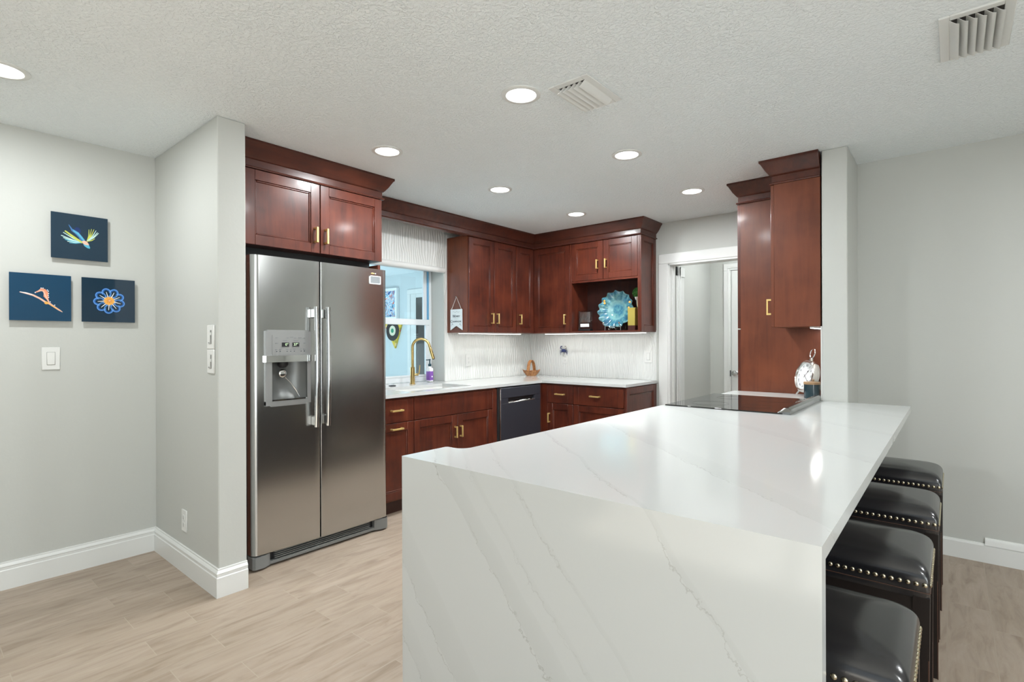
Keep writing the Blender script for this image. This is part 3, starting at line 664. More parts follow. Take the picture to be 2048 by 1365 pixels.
# wall cabinet over the counter end
c = thing('wall_cabinet', 'cherry wall cabinet with a plain side, hung against the white pillar', 'cabinet', (-0.862, PY - 0.001, 1.352), -PI/2)
ww = PY - 0.001 - 3.603
g = G().box(0, ww, 0, 0.255, 0, 0.915, 'wood_side', 0.001); g.obj('body', c)
add_door(c, 0.002, ww - 0.002, 0.002, 0.896, ww - 0.035, 0.13, m='wood_side')
g = G(); g.M = (T(-0.862, PY - 0.001, 1.352) @ RZ(-PI/2)).inverted()
g.sweep([(-0.868, PY - 0.001), (-0.868, 3.609), (-0.607, 3.609)], CROWN, 'wood_h'); g.obj('crown_moulding', c)

# ------------------------------------------------------------------ worktops
top = G(); Z1, Z0 = 0.888, 0.863
for x0, x1, y0, y1 in ((-3.20, -3.085, 2.215, 4.13), (-3.58, -3.20, 2.215, 2.56), (-3.58, -3.20, 3.27, 4.13), (-3.735, -3.58, 2.215, 4.13), (-3.735, -3.085, 4.13, 4.776), (-3.085, -2.178, 4.13, 4.776)):
    top.box(x0, x1, y0, y1, Z0, Z1, 'quartz_plain')
g = G(); wbox(g, WY0 + 0.003, WY1 - 0.003, Z0, Z1, 'quartz_plain', 0.013, 0.1945, 0); g.obj('sill', win)
bmesh.ops.remove_doubles(top.bm, verts=top.bm.verts[:], dist=1e-5)
o = top.obj('corner_counter', None, False); tag(o, 'L-shaped white quartz counter along the window and the back wall', 'worktop')

pen = G(); PZ1, PZ0 = 0.906, 0.874
XR, XL, XI, Y0, Y1 = -0.175, -1.331, -1.253, 1.043, 3.585
poly = [(XR, Y0), (XR, Y1), (-0.61, Y1), (-0.61, 3.955), (-1.215, 3.955), (-1.215, 3.59), (-0.632, 3.59), (-0.632, 2.802), (XI, 2.802), (XI, 1.30)]
poly[-1] = (XI, 1.277)
poly += [(XI - 0.042 + 0.042*math.cos(a), 1.277 - 0.042*math.sin(a)) for a in [PI/2*k/8 for k in range(1, 9)]]
poly += [(XL + 0.006, 1.235), (XL, 1.229), (XL, Y0)]
# tidy duplicate corners
pp = []
for q in poly:
    if not pp or (Vector(q) - Vector(pp[-1])).length > 1e-4: pp.append(q)
k = pen.mi('quartz'); A = [pen._v((x, y, PZ0)) for x, y in pp]; B = [pen._v((x, y, PZ1)) for x, y in pp]; n = len(pp)
pen.bm.faces.new(A); pen.bm.faces.new(B)
for i in range(n): pen.bm.faces.new((A[i], A[(i+1) % n], B[(i+1) % n], B[i]))
bmesh.ops.recalc_face_normals(pen.bm, faces=pen.bm.faces[:])
r = bmesh.ops.triangulate(pen.bm, faces=[f for f in pen.bm.faces if len(f.verts) > 4])
pen.box(XL, XR, Y0, Y0 + 0.034, 0, PZ0 + 0.0001, 'quartz')
o = pen.obj('waterfall_counter', None, False); tag(o, 'white veined quartz peninsula counter with a waterfall end panel', 'worktop')

# undermount sink, faucet and friends
s = thing('sink', 'white undermount sink below the window in the white counter', 'sink', (-3.39, 2.915, 0.863))
g = G(); t_ = 0.012; hx, hy, dz = 0.20, 0.365, 0.20
g.box(-hx, hx, -hy, -hy + t_, -dz, -0.001, 'white_plastic', 0.002).box(-hx, hx, hy - t_, hy, -dz, -0.001, 'white_plastic', 0.002).box(-hx, -hx + t_, -hy, hy, -dz, -0.001, 'white_plastic', 0.002).box(hx - t_, hx, -hy, hy, -dz, -0.001, 'white_plastic', 0.002).box(-hx, hx, -hy, hy, -dz - 0.01, -dz + 0.002, 'white_plastic')
g.obj('basin', s); G().lathe([(0.045, 0), (0.045, 0.004), (0.03, 0.002), (0.002, 0.001)], (0, 0, -dz + 0.002), 'chrome', 20).obj('drain', s)

f = thing('faucet', 'brushed gold gooseneck faucet standing at the window sill', 'faucet', (-3.735, 3.05, 0.888))
G().lathe([(0.026, 0), (0.026, 0.006), (0.021, 0.008), (0.021, 0.150), (0.016, 0.154), (0.002, 0.155)], (0, 0, 0), 'gold_faucet', 24).obj('base', f)
d_ = Vector((0.62, 0.78, 0)).normalized(); R = 0.076
pts = [(0, 0, 0.15), (0, 0, 0.25), (0, 0, 0.332)] + [tuple(d_*(R - R*math.cos(a)) + Vector((0, 0, 0.332 + R*math.sin(a)))) for a in [PI*k/16 for k in range(1, 16)]]
e = Vector(pts[-1]); dv = (e - Vector(pts[-2])).normalized(); pts += [tuple(e + dv*0.02)]
G().tube(pts, 0.0125, 'gold_faucet', 16).obj('spout', f)
e = Vector(pts[-1]); G().tube([e, e + dv*0.01, e + dv*0.075, e + dv*0.105], [0.0125, 0.0145, 0.0155, 0.015], 'gold_faucet', 16).tube([e + dv*0.105, e + dv*0.112], 0.012, 'black_plastic', 14).obj('spray_head', f)
g = G().tube([(0, 0, 0.085), (0.032*0.78, 0.052*0.9, 0.085)], 0.012, 'gold_faucet', 14); q = Vector((0.026, 0.05, 0.085)); g.tube([q, q + Vector((0.002, 0.006, 0.03)), q + Vector((0.004, 0.010, 0.085))], [0.007, 0.006, 0.004], 'gold_faucet', 10); g.obj('lever', f)

b = thing('soap_bottle', 'white soap pump bottle with purple label by the gold faucet', 'bottle', (-3.80, 3.31, 0.888))
G().box(-0.03, 0.03, -0.024, 0.024, 0, 0.135, 'soap_white', 0.012, 3).lathe([(0.022, 0.132), (0.014, 0.15), (0.002, 0.151)], (0, 0, 0), 'soap_white', 16).obj('bottle', b)
G().box(-0.0306, 0.0306, -0.0246, 0.0246, 0.008, 0.112, 'purple', 0.012, 3).obj('label', b)
G().ball((0.031, 0.002, 0.052), 0.008, 'p_white', 10, 6, (0.15, 1, 1)).obj('flower_mark', b)
G().lathe([(0.015, 0.148), (0.015, 0.172), (0.006, 0.174), (0.006, 0.205), (0.010, 0.206), (0.010, 0.216), (0.001, 0.217)], (0, 0, 0), 'pump', 16).box(-0.005, 0.005, -0.045, 0.0, 0.205, 0.214, 'pump', 0.002).obj('pump', b)
g = G().lathe([(0.03, 0), (0.03, 0.006), (0.012, 0.009), (0.001, 0.009)], (-3.70, 2.80, 0.888), 'black_plastic', 20); tag(g.obj('sink_stopper'), 'small flat black sink stopper on the counter by the refrigerator', 'stopper')

k = thing('basket', 'small carved wooden basket with a tall looped handle in the counter corner', 'basket', (-3.585, 4.60, 0.888), math.radians(40))
rings = []
for h, sx, sy in ((0, 0.052, 0.028), (0.012, 0.062, 0.036), (0.035, 0.082, 0.050), (0.060, 0.102, 0.062)):
    rings.append([(sx*math.copysign(abs(math.cos(a))**0.75, math.cos(a)), sy*math.copysign(abs(math.sin(a))**0.75, math.sin(a)), h + (0.012*abs(math.cos(a))**6 if h > 0.05 else 0)) for a in [2*PI*i/32 for i in range(32)]])
inner = [[(x*0.9, y*0.86, z) for x, y, z in rings[3]], [(x*0.85, y*0.8, 0.035) for x, y, z in rings[2]], [(x*0.9, y*0.8, 0.010) for x, y, z in rings[0]]]
G().ring_loft(rings + inner, 'basket').obj('bowl', k)
hp = [(0.036*math.cos(a), 0.052*math.cos(a), 0.055 + 0.115*math.sin(a)) for a in [PI*i/18 for i in range(19)]]
g = G(); ri = []
for i, (x, y, z) in enumerate(hp):
    a = PI*i/18; nx, nz = math.cos(a), math.sin(a); t2 = 0.006; wv = Vector((0.85, -0.5, 0)).normalized()*0.016
    c0 = Vector((x, y, z)); nn = Vector((0.036*nx, 0.052*nx, 0.115*nz)).normalized()*t2
    ri.append([c0 + wv + nn, c0 - wv + nn, c0 - wv - nn, c0 + wv - nn])
g.ring_loft(ri, 'basket').obj('handle', k)

# dishwasher
d = thing('dishwasher', 'black stainless dishwasher with pocket handle under the counter near the corner', 'dishwasher', (-3.105, 3.487, 0), PI/2)
G().box(0.004, 0.63, 0.0, 0.58, 0.09, 0.858, 'black_plastic').box(0.012, 0.62, 0.05, 0.55, 0.0, 0.09, 'black_plastic').obj('body', d)
g = G(); hx0, hx1, hz0, hz1 = 0.125, 0.522, 0.712, 0.758; f0, f1 = -0.024, 0.0
g.box(0.022, 0.612, f0, f1, hz1, 0.850, 'black_steel', 0.003).box(0.022, 0.612, f0, f1, 0.105, hz0, 'black_steel', 0.003).box(0.022, hx0, f0, f1, hz0, hz1, 'black_steel').box(hx1, 0.612, f0, f1, hz0, hz1, 'black_steel').box(hx0, hx1, -0.003, f1, hz0, hz1, 'black_plastic').obj('door', d)
g = G().prism([(-0.0245, hz0), (-0.004, hz0), (-0.004, hz0 + 0.020), (-0.0235, hz0 + 0.004)], hx0 + 0.002, hx1 - 0.002, 'chrome', 'x').obj('handle', d)
g = G().box(0.020, 0.023, f0 - 0.001, f1, 0.105, 0.85, 'steel', 0.0005).obj('door_trim', d)

# slide-in range
r_ = thing('range', 'slide-in electric range with black glass cooktop set into the white peninsula', 'range', (-0.636, 2.806, 0))
G().box(-0.585, -0.004, 0.001, 0.78, 0.02, 0.905, 'dark_grey', 0.002).obj('body', r_)
G().box(-0.60, 0.0, -0.004, 0.780, 0.905, 0.9125, 'black_glass', 0.002).obj('cooktop', r_)
g = G(); rc = []
for y, sc_ in ((-0.002, 0.55), (0.004, 0.9), (0.02, 1.0), (0.77, 1.0), (0.778, 0.6)):
    rc.append([(0.034, y, 0.9063), (0.034, y, 0.9065 + 0.024*sc_), (0.024, y, 0.9065 + 0.034*sc_), (0.006, y, 0.9065 + 0.034*sc_), (-0.022, y, 0.9065 + 0.010*sc_), (-0.022, y, 0.9063)])
g.ring_loft(rc, 'range_trim').obj('rear_vent_trim', r_)
for i in range(12): G().box(-0.016, -0.006, 0.10 + i*0.05, 0.125 + i*0.05, 0.921, 0.9245, 'black_plastic', 0.001).obj('vent_slot', r_)
for cx, cy, rr in ((-0.42, 0.20, 0.10), (-0.42, 0.57, 0.085), (-0.18, 0.20, 0.08), (-0.18, 0.57, 0.105)):
    G().lathe([(rr, 0.9125), (rr, 0.9129), (rr - 0.002, 0.9129), (rr - 0.002, 0.9125)], (cx, cy, 0), 'burner_mark', 48, cap=False).obj('burner_marking', r_)
G().box(-0.615, -0.587, 0.008, 0.772, 0.17, 0.76, 'steel', 0.004).obj('oven_door', r_)
G().box(-0.615, -0.587, 0.008, 0.772, 0.77, 0.895, 'steel', 0.004).obj('control_panel', r_)
G().tube([(-0.65, 0.06, 0.71), (-0.65, 0.72, 0.71)], 0.011, 'steel', 12).box(-0.65, -0.614, 0.06, 0.08, 0.70, 0.72, 'steel').box(-0.65, -0.614, 0.70, 0.72, 0.70, 0.72, 'steel').obj('handle', r_)
for i in range(5): G().lathe([(0.022, 0), (0.020, -0.025), (0.002, -0.026)], (-0.615, 0.12 + i*0.13, 0.835), 'steel', 16, 'x').obj('control_knob', r_)

# ------------------------------------------------------------------ refrigerator
FR = thing('refrigerator', 'stainless side-by-side refrigerator with ice and water dispenser', 'refrigerator', (-2.95, 1.287, 0), PI/2)
# local: x along the front (0 .. 0.898), y into the body, z up
FWD = 0.898
def bow(u): return -0.004 - 0.012*(1 - ((u - FWD/2)/(FWD/2))**2)
def door_piece(g, u0, u1, z0, z1, m='steel', rl=0.0, rr=0.0, back=0.062):
    pts = []
    nseg = max(3, int((u1 - u0)/0.02))
    us = [u0 + (u1 - u0)*i/nseg for i in range(nseg + 1)]
    for u in us:
        y = bow(u)
        if rl and u - u0 < rl: t = 1 - (u - u0)/rl; y += rl*(1 - math.sqrt(max(0, 1 - t*t)))
        if rr and u1 - u < rr: t = 1 - (u1 - u)/rr; y += rr*(1 - math.sqrt(max(0, 1 - t*t)))
        pts.append((u, y))
    if rl: pts[:2] = [(u0, bow(u0) + rl), (u0 + rl*0.07, bow(u0) + rl*0.63), (u0 + rl*0.29, bow(u0) + rl*0.29), (u0 + rl*0.63, bow(u0) + rl*0.07), (u0 + rl, bow(u0 + rl))]
    if rr: pts[-2:] = [(u1 - rr, bow(u1 - rr)), (u1 - rr*0.63, bow(u1) + rr*0.07), (u1 - rr*0.29, bow(u1) + rr*0.29), (u1 - rr*0.07, bow(u1) + rr*0.63), (u1, bow(u1) + rr)]
    pts += [(u1, back), (u0, back)]
    g.prism(pts, z0, z1, m, 'z')
G().box(0.003, FWD - 0.003, 0.068, 0.76, 0.03, 1.742, 'dark_grey', 0.004).box(0.02, FWD - 0.02, 0.1, 0.7, 0.0, 0.03, 'black_plastic').obj('body', FR)
RU0, RU1, RZ0, RZ1 = 0.104, 0.314, 0.935, 1.158
g = G(); SP = 0.4005; DZ0, DZ1 = 0.085, 1.754
door_piece(g, 0, SP - 0.003, DZ0, RZ0, rl=0.03, rr=0.006); door_piece(g, 0, SP - 0.003, RZ1, DZ1, rl=0.03, rr=0.006)
door_piece(g, 0, RU0, RZ0, RZ1, rl=0.03); door_piece(g, RU1, SP - 0.003, RZ0, RZ1, rr=0.006)
fd = g.obj('freezer_door', FR, True, 30)
g = G(); door_piece(g, SP + 0.003, FWD, DZ0, DZ1, rl=0.006, rr=0.022); rd = g.obj('fridge_door', FR, True, 30)
def fr_handle(u, parent):
    g = G(); pts = []; n = 16; z0, z1 = 0.765, 1.478
    for i in range(n + 1):
        t = i/n; pts.append((u, -0.062 - 0.008*(1 - (2*t - 1)**2), z0 + (z1 - z0)*t))
    g.tube(pts, 0.0135, 'chrome', 16)
    for z in (0.80, 1.44): g.box(u - 0.010, u + 0.010, -0.062, bow(u) + 0.001, z - 0.028, z + 0.028, 'steel', 0.004)
    g.obj('handle', parent)
fr_handle(0.350, fd); fr_handle(0.4265, rd)
dp = bpy.data.objects.new('dispenser', None); COL.objects.link(dp); dp.parent = FR
g = G(); yb = -0.015
def bezel(g, u0, u1, z0, z1, y0, m, bev=0.002, curve=0.006):
    n = 10; ring = []
    for i in range(n + 1):
        u = u0 + (u1 - u0)*i/n; t = 2*(u - 0.203)/0.27; ring.append((u, y0 - curve*(1 - t*t)))
    g.prism(ring + [(u1, -0.004), (u0, -0.004)], z0, z1, m, 'z')
bezel(g, 0.069, 0.337, 1.19, 1.332, yb - 0.006, 'steel_light'); bezel(g, 0.085, 0.32, 1.332, 1.338, yb - 0.005, 'steel_light')
bezel(g, 0.069, RU0, 0.91, 1.157, yb - 0.004, 'steel_light'); bezel(g, RU1, 0.337, 0.91, 1.157, yb - 0.004, 'steel_light')
bezel(g, 0.069, 0.337, 0.912, RZ0, yb - 0.004, 'steel_light'); bezel(g, 0.10, 0.306, 0.904, 0.912, yb - 0.002, 'steel_light'); g.obj('bezel', dp)
g = G(); bezel(g, 0.067, 0.339, 1.155, 1.192, yb - 0.018, 'chrome', curve=0.008); g.obj('band', dp)
g = G(); bezel(g, RU0, 0.316, 1.197, 1.308, yb - 0.0085, 'steel_light'); 
for (u, z, w) in ((0.128, 1.293, .012), (0.19, 1.292, .012), (0.214, 1.297, .02), (0.236, 1.292, .012), (0.264, 1.294, .018), (0.294, 1.292, .008), (0.128, 1.262, .014), (0.294, 1.262, .010), (0.126, 1.226, .010), (0.147, 1.226, .012), (0.187, 1.227, .014), (0.208, 1.227, .010), (0.230, 1.227, .014), (0.272, 1.227, .012), (0.292, 1.227, .012), (0.174, 1.277, .022), (0.24, 1.277, .028), (0.172, 1.243, .02), (0.24, 1.243, .02)):
    g.box(u - w/2, u + w/2, yb - 0.0155, yb - 0.010, z - 0.0011, z + 0.0011, 'p_grey')
for u in (0.127, 0.147, 0.187, 0.208, 0.230, 0.272, 0.292): g.box(u - 0.002, u + 0.002, yb - 0.0155, yb - 0.010, 1.2135, 1.2175, 'p_ink')
g.obj('control_panel', dp)
for u0, u1, txt in ((0.157, 0.198, '0°'), (0.219, 0.259, '37°')):
    g = G().box(u0, u1, yb - 0.0165, yb - 0.010, 1.242, 1.266, 'black_plastic'); 
    g.text(txt, 0.021, T((u0 + u1)/2 + (0.007 if len(txt) == 2 else 0), yb - 0.0168, 1.254) @ Matrix.Rotation(PI/2, 4, 'X'), 'digit', 0.0002); g.obj('display', dp)
g = G(); rings = []
for z, dep in ((RZ0, 0.028), (RZ0 + 0.03, 0.050), (1.02, 0.062), (1.10, 0.055), (RZ1, 0.05)):
    n = 12; rings.append([(RU0 + (RU1 - RU0)*i/n, -0.012 + (dep + 0.012)*math.sin(PI*i/n)**0.45, z) for i in range(n + 1)])
g.ring_loft(rings, 'recess_grey', cap=False, close=False).box(RU0 - 0.004, RU1 + 0.004, -0.012, 0.06, RZ1, RZ1 + 0.004, 'dark_grey').box(RU0 - 0.004, RU1 + 0.004, -0.016, 0.06, RZ0 - 0.004, RZ0, 'steel_light'); g.obj('recess', dp)
G().lathe([(0.030, 0), (0.030, -0.02), (0.02, -0.035), (0.002, -0.038)], (0.185, 0.018, RZ1), 'black_plastic', 20).obj('spout', dp)
G().ball((0.19, 0.03, 1.086), 0.026, 'chrome', 20, 12, (1, 0.35, 1)).tube([(0.208, 0.036, 1.062), (0.236, 0.028, 1.03), (0.262, 0.012, 0.985), (0.276, 0.0, 0.948)], 0.003, 'chrome', 8).obj('lever', dp)
g = G(); bezel(g, RU0 + 0.001, RU1 - 0.001, RZ0, RZ0 + 0.008, yb - 0.006, 'chrome'); g.obj('tray_lip', dp)
# base grille with the two rounded foot covers
g = G()
for u0, u1, s_ in ((0.0, 0.10, 1), (FWD - 0.10, FWD, -1)):
    pts = [(u0 if s_ > 0 else u1, 0.06), (u0 if s_ > 0 else u1, -0.002), ((u0 + 0.012) if s_ > 0 else (u1 - 0.012), -0.014), ((u0 + 0.06) if s_ > 0 else (u1 - 0.06), -0.016), ((u1) if s_ > 0 else (u0), 0.004), ((u1) if s_ > 0 else (u0), 0.06)]
    g.prism(pts, 0.012, 0.078, 'grey_plastic', 'z')
g.box(0.10, FWD - 0.10, 0.004, 0.05, 0.012, 0.030, 'grey_plastic', 0.002).box(0.10, FWD - 0.10, 0.03, 0.05, 0.030, 0.078, 'black_plastic'); g.obj('grille_frame', FR)
g = G()
for z in (0.038, 0.049, 0.060, 0.071): g.box(0.13, FWD - 0.13, 0.008, 0.03, z, z + 0.004, 'grey_plastic', 0.001)
g.obj('grille', FR)
for u in (0.02, FWD - 0.035): G().box(u, u + 0.03, -0.006, 0.05, 0.078, 0.0848, 'black_plastic', 0.002).obj('hinge', FR)
for u in (0.02, FWD - 0.10): G().box(u, u + 0.08, 0.07, 0.14, 1.742, 1.76, 'grey_plastic', 0.004).obj('hinge', FR)
G().ball((0.782, bow(0.78) - 0.002, 1.722), 0.009, 'gold', 14, 8, (1.6, 0.3, 0.55)).ball((0.804, bow(0.80) - 0.002, 1.722), 0.004, 'p_white', 10, 6, (1, .4, 1)).obj('emblem', FR)
mg = thing('fridge_magnet', 'small clear magnet frame holding a card high on the fridge door', 'magnet', (-2.95, 1.287, 1.652), PI/2)
y_ = bow(0.80)
G().box(0.756, 0.842, y_ - 0.005, y_ - 0.0005, 0, 0.054, 'p_grey', 0.001).obj('card', mg)
g = G()
for a, b, c2, d2_ in ((0.754, 0.844, -0.001, 0.005), (0.754, 0.844, 0.049, 0.055), (0.754, 0.762, 0, 0.055), (0.837, 0.844, 0, 0.055)): g.box(a, b, y_ - 0.0065, y_ - 0.001, c2, d2_, 'p_white', 0.0008)
g.obj('frame', mg)
g = G()
for z in (0.020, 0.026, 0.033, 0.040): g.box(0.772, 0.828, y_ - 0.0054, y_ - 0.004, z - 0.001, z + 0.001, 'p_grey')
g.obj('card_print', mg)

# ------------------------------------------------------------------ pictures and switches on the left wall
class Art:
    """flat printed artwork on a picture panel; u, v in 0..1 of a 0.25 m square facing +X after rotation"""
    def __init__(s, size, y): s.g = G(); s.s = size; s.y = y; s.n = 0
    def P(s, u, v, lift): return ((u - 0.5)*s.s, s.y - 0.0003 - 0.00004*lift, v*s.s)
    def poly(s, pts, m):
        s.n += 1; s.g.flat([s.P(u, v, s.n) for u, v in pts], m)
    def strip(s, pts, w, m):
        s.n += 1; P = [Vector(p) for p in pts]; n = len(P); ws = w if isinstance(w, (list, tuple)) else [w]*n; l = []; r = []
        for i, p in enumerate(P):
            d = (P[min(i+1, n-1)] - P[max(i-1, 0)]); d.normalize(); q = Vector((-d.y, d.x))*ws[i]/2; l.append(p + q); r.append(p - q)
        for i in range(n - 1): s.g.flat([s.P(*l[i], s.n), s.P(*l[i+1], s.n), s.P(*r[i+1], s.n), s.P(*r[i], s.n)], m)
    def disc(s, c, rx, ry, m, seg=24, rot=0):
        s.poly([(c[0] + rx*math.cos(a)*math.cos(rot) - ry*math.sin(a)*math.sin(rot), c[1] + rx*math.cos(a)*math.sin(rot) + ry*math.sin(a)*math.cos(rot)) for a in [2*PI*k/seg for k in range(seg)]], m)
def picture(label, y, z, back):
    p = thing('picture', label, 'picture', (XW, y, z), PI/2, 'underwater pictures on the left wall')
    G().box(-0.1245, 0.1245, -0.026, -0.022, 0, 0.249, back, 0.0006).obj('panel', p)
    G().box(-0.07, 0.07, -0.022, -0.001, 0.05, 0.20, 'black_plastic').obj('hanger', p)
    return p, Art(0.249, -0.026)
p, a = picture('square print of a blue fish with spread yellow fins, topmost of the three', 0.693, 1.731, 'print_navy')
a.poly([(0.41, 0.62), (0.40, 0.68), (0.43, 0.72), (0.48, 0.715), (0.51, 0.66), (0.51, 0.61), (0.46, 0.57)], 'p_dkblue')
a.strip([(0.30, 0.755), (0.325, 0.71), (0.36, 0.645)], [0.008, 0.02, 0.03], 'p_blue')
a.poly([(0.335, 0.66), (0.375, 0.665), (0.47, 0.61), (0.53, 0.53), (0.59, 0.44), (0.62, 0.39), (0.58, 0.36), (0.54, 0.37), (0.51, 0.42), (0.47, 0.50), (0.40, 0.58), (0.35, 0.62)], 'p_blue')
a.poly([(0.37, 0.655), (0.47, 0.60), (0.53, 0.52), (0.58, 0.45), (0.55, 0.43), (0.50, 0.50), (0.44, 0.57), (0.38, 0.615)], 'p_cyan')
for e, m, w in (((0.17, 0.50), 'p_pale', 0.018), ((0.205, 0.455), 'p_pale', 0.016), ((0.235, 0.42), 'p_cyan', 0.016), ((0.275, 0.385), 'p_pale', 0.014), ((0.31, 0.355), 'p_cyan', 0.012), ((0.205, 0.57), 'p_pale', 0.014)):
    a.strip([(0.53, 0.385), ((0.53 + e[0])/2, (0.385 + e[1])/2 - 0.01), e], [0.012, 0.02, w], m)
a.strip([(0.54, 0.385), (0.40, 0.48), (0.235, 0.61)], [0.035, 0.045, 0.028], 'p_yellow')
for e in ((0.655, 0.70), (0.70, 0.72), (0.745, 0.72), (0.785, 0.70), (0.81, 0.66), (0.83, 0.645), (0.76, 0.51)):
    a.strip([(0.62, 0.43), ((0.62 + e[0])/2 + 0.015, (0.43 + e[1])/2 - 0.01), e], [0.02, 0.018, 0.010], 'p_yellow' if e[0] < 0.75 or e[1] < 0.55 else 'p_pale')
a.poly([(0.53, 0.42), (0.57, 0.44), (0.62, 0.42), (0.655, 0.36), (0.65, 0.33), (0.60, 0.33), (0.55, 0.37)], 'p_pink')
a.poly([(0.55, 0.36), (0.60, 0.345), (0.655, 0.345), (0.675, 0.29), (0.665, 0.268), (0.62, 0.28), (0.57, 0.32)], 'p_cyan')
a.g.obj('print', p)
p, a = picture('square print of an orange seahorse gripping a twig, lower left of the three', 0.5285, 1.387, 'print_blue')
a.strip([(0.16, 0.595), (0.26, 0.575), (0.37, 0.54), (0.48, 0.475), (0.56, 0.41), (0.64, 0.37), (0.71, 0.31), (0.79, 0.245), (0.85, 0.20)], [0.015, 0.034, 0.036, 0.034, 0.036, 0.04, 0.034, 0.03, 0.012], 'p_pink')
a.strip([(0.17, 0.597), (0.26, 0.58), (0.36, 0.548)], [0.01, 0.018, 0.01], 'p_white'); a.strip([(0.62, 0.375), (0.71, 0.305), (0.78, 0.25)], [0.012, 0.018, 0.010], 'p_orange')
a.strip([(0.405, 0.60), (0.46, 0.63), (0.50, 0.665), (0.545, 0.655), (0.58, 0.60), (0.575, 0.53), (0.605, 0.46), (0.63, 0.39)], [0.018, 0.03, 0.055, 0.07, 0.075, 0.075, 0.03, 0.014], 'p_salmon')
a.strip([(0.43, 0.615), (0.48, 0.645), (0.54, 0.635), (0.555, 0.575), (0.60, 0.46), (0.628, 0.40)], [0.012, 0.02, 0.02, 0.028, 0.02, 0.01], 'p_pink')
for u, v in ((0.50, 0.70), (0.53, 0.70), (0.60, 0.665), (0.615, 0.64), (0.62, 0.59), (0.615, 0.55), (0.62, 0.51), (0.405, 0.597), (0.72, 0.345), (0.645, 0.41)): a.disc((u, v), 0.011, 0.011, 'p_white', 8)
a.disc((0.585, 0.385), 0.035, 0.028, 'p_orange', 12)
a.g.obj('print', p)
p, a = picture('square print of a round blue jellyfish with an orange centre, lower right of the three', 0.8225, 1.387, 'print_deep')
for k in range(9):
    t = 2*PI*k/9 + 0.45; c = (0.505 + 0.19*math.cos(t), 0.49 + 0.185*math.sin(t))
    a.disc(c, 0.115, 0.098, 'p_royal', 20, t)
for k in range(9):
    t = 2*PI*k/9 + 0.45; c = (0.505 + 0.19*math.cos(t), 0.49 + 0.185*math.sin(t))
    a.strip([(c[0] + 0.10*math.cos(b)*math.cos(t) - 0.082*math.sin(b)*math.sin(t), c[1] + 0.10*math.cos(b)*math.sin(t) + 0.082*math.sin(b)*math.cos(t)) for b in [2*PI*j/24 for j in range(25)]], 0.011, 'p_lblue')
    a.disc((0.505 + 0.185*math.cos(t), 0.49 + 0.18*math.sin(t)), 0.075, 0.052, 'print_deep', 16, t)
    a.strip([(0.505 + 0.08*math.cos(t), 0.49 + 0.08*math.sin(t)), (0.505 + 0.145*math.cos(t), 0.49 + 0.14*math.sin(t)), (0.505 + 0.22*math.cos(t), 0.49 + 0.215*math.sin(t))], [0.022, 0.015, 0.008], 'p_white')
    for rr, dt in ((0.26, 0.22), (0.235, -0.3)): a.disc((0.505 + rr*math.cos(t + dt), 0.49 + rr*math.sin(t + dt)), 0.008, 0.008, 'p_lblue', 8)
a.disc((0.50, 0.49), 0.085, 0.080, 'p_orange', 9)
for k in range(14):
    t = 2*PI*k/14; a.disc((0.50 + 0.085*math.cos(t), 0.49 + 0.080*math.sin(t)), 0.022, 0.018, 'p_orange', 10, t)
for k in range(7):
    t = 2*PI*k/7; a.strip([(0.50 + 0.02*math.cos(t), 0.49 + 0.02*math.sin(t)), (0.50 + 0.07*math.cos(t + 0.5), 0.49 + 0.065*math.sin(t + 0.5))], [0.008, 0.003], 'p_red')
a.disc((0.505, 0.495), 0.02, 0.018, 'p_pink', 10); a.g.obj('print', p)

def plate_rocker(label, loc, rz, w=0.076, h=0.122):
    t = thing('light_switch', label, 'switch', loc, rz)
    G().box(-w/2, w/2, -0.006, 0, 0, h, 'white_plastic', 0.002).obj('cover_plate', t)
    g = G().box(-0.0175, 0.0175, -0.0068, -0.004, h/2 - 0.0345, h/2 + 0.0345, 'slot').box(-0.0165, 0.0165, -0.010, -0.004, h/2 - 0.0335, h/2 + 0.0335, 'white_plastic', 0.002); g.obj('rocker', t); return t
plate_rocker('white rocker light switch on the left wall below the underwater pictures', (XW, 0.5705, 1.123), PI/2)
def plate_dimmer(label, loc, rz, knob):
    w, h = 0.088, 0.122; t = thing('light_switch', label, 'switch', loc, rz)
    G().box(-w/2, w/2, -0.007, 0, 0, h, 'white_plastic', 0.003).obj('cover_plate', t)
    G().box(-0.016, 0.016, -0.0085, -0.005, 0.026, 0.096, 'slot').box(-0.0155, 0.004, -0.0115, -0.005, 0.0265, 0.0955, 'white_plastic', 0.001).obj('paddle', t)
    G().box(0.006, 0.0155, -0.014, -0.005, knob, knob + 0.014, 'white_plastic', 0.001).obj('slider', t)
    G().box(-0.012, 0.002, -0.0125, -0.006, 0.030, 0.034, 'slot').obj('notch', t); return t
plate_dimmer('white slide dimmer on the fridge-side partition wall, upper of the stacked pair', (-2.878, 1.059, 1.234), 0, 0.07)
plate_dimmer('white slide dimmer on the fridge-side partition wall, lower of the stacked pair', (-2.878, 1.059, 1.110), 0, 0.06)
def outlet(label, loc, rz):
    w, h = 0.074, 0.120; t = thing('wall_outlet', label, 'outlet', loc, rz)
    G().box(-w/2, w/2, -0.006, 0, 0, h, 'white_plastic', 0.002).obj('cover_plate', t)
    for z in (0.080, 0.040):
        g = G().box(-0.016, 0.016, -0.0075, -0.003, z - 0.014, z + 0.014, 'white_plastic', 0.004, 2)
        for u in (-0.006, 0.006): g.box(u - 0.001, u + 0.001, -0.0079, -0.006, z - 0.002, z + 0.006, 'slot')
        g.box(-0.002, 0.002, -0.0079, -0.006, z - 0.010, z - 0.006, 'slot'); g.obj('socket', t)
    return t
outlet('white wall outlet low on the partition wall above the baseboard', (-3.258, 1.059, 0.222), 0)
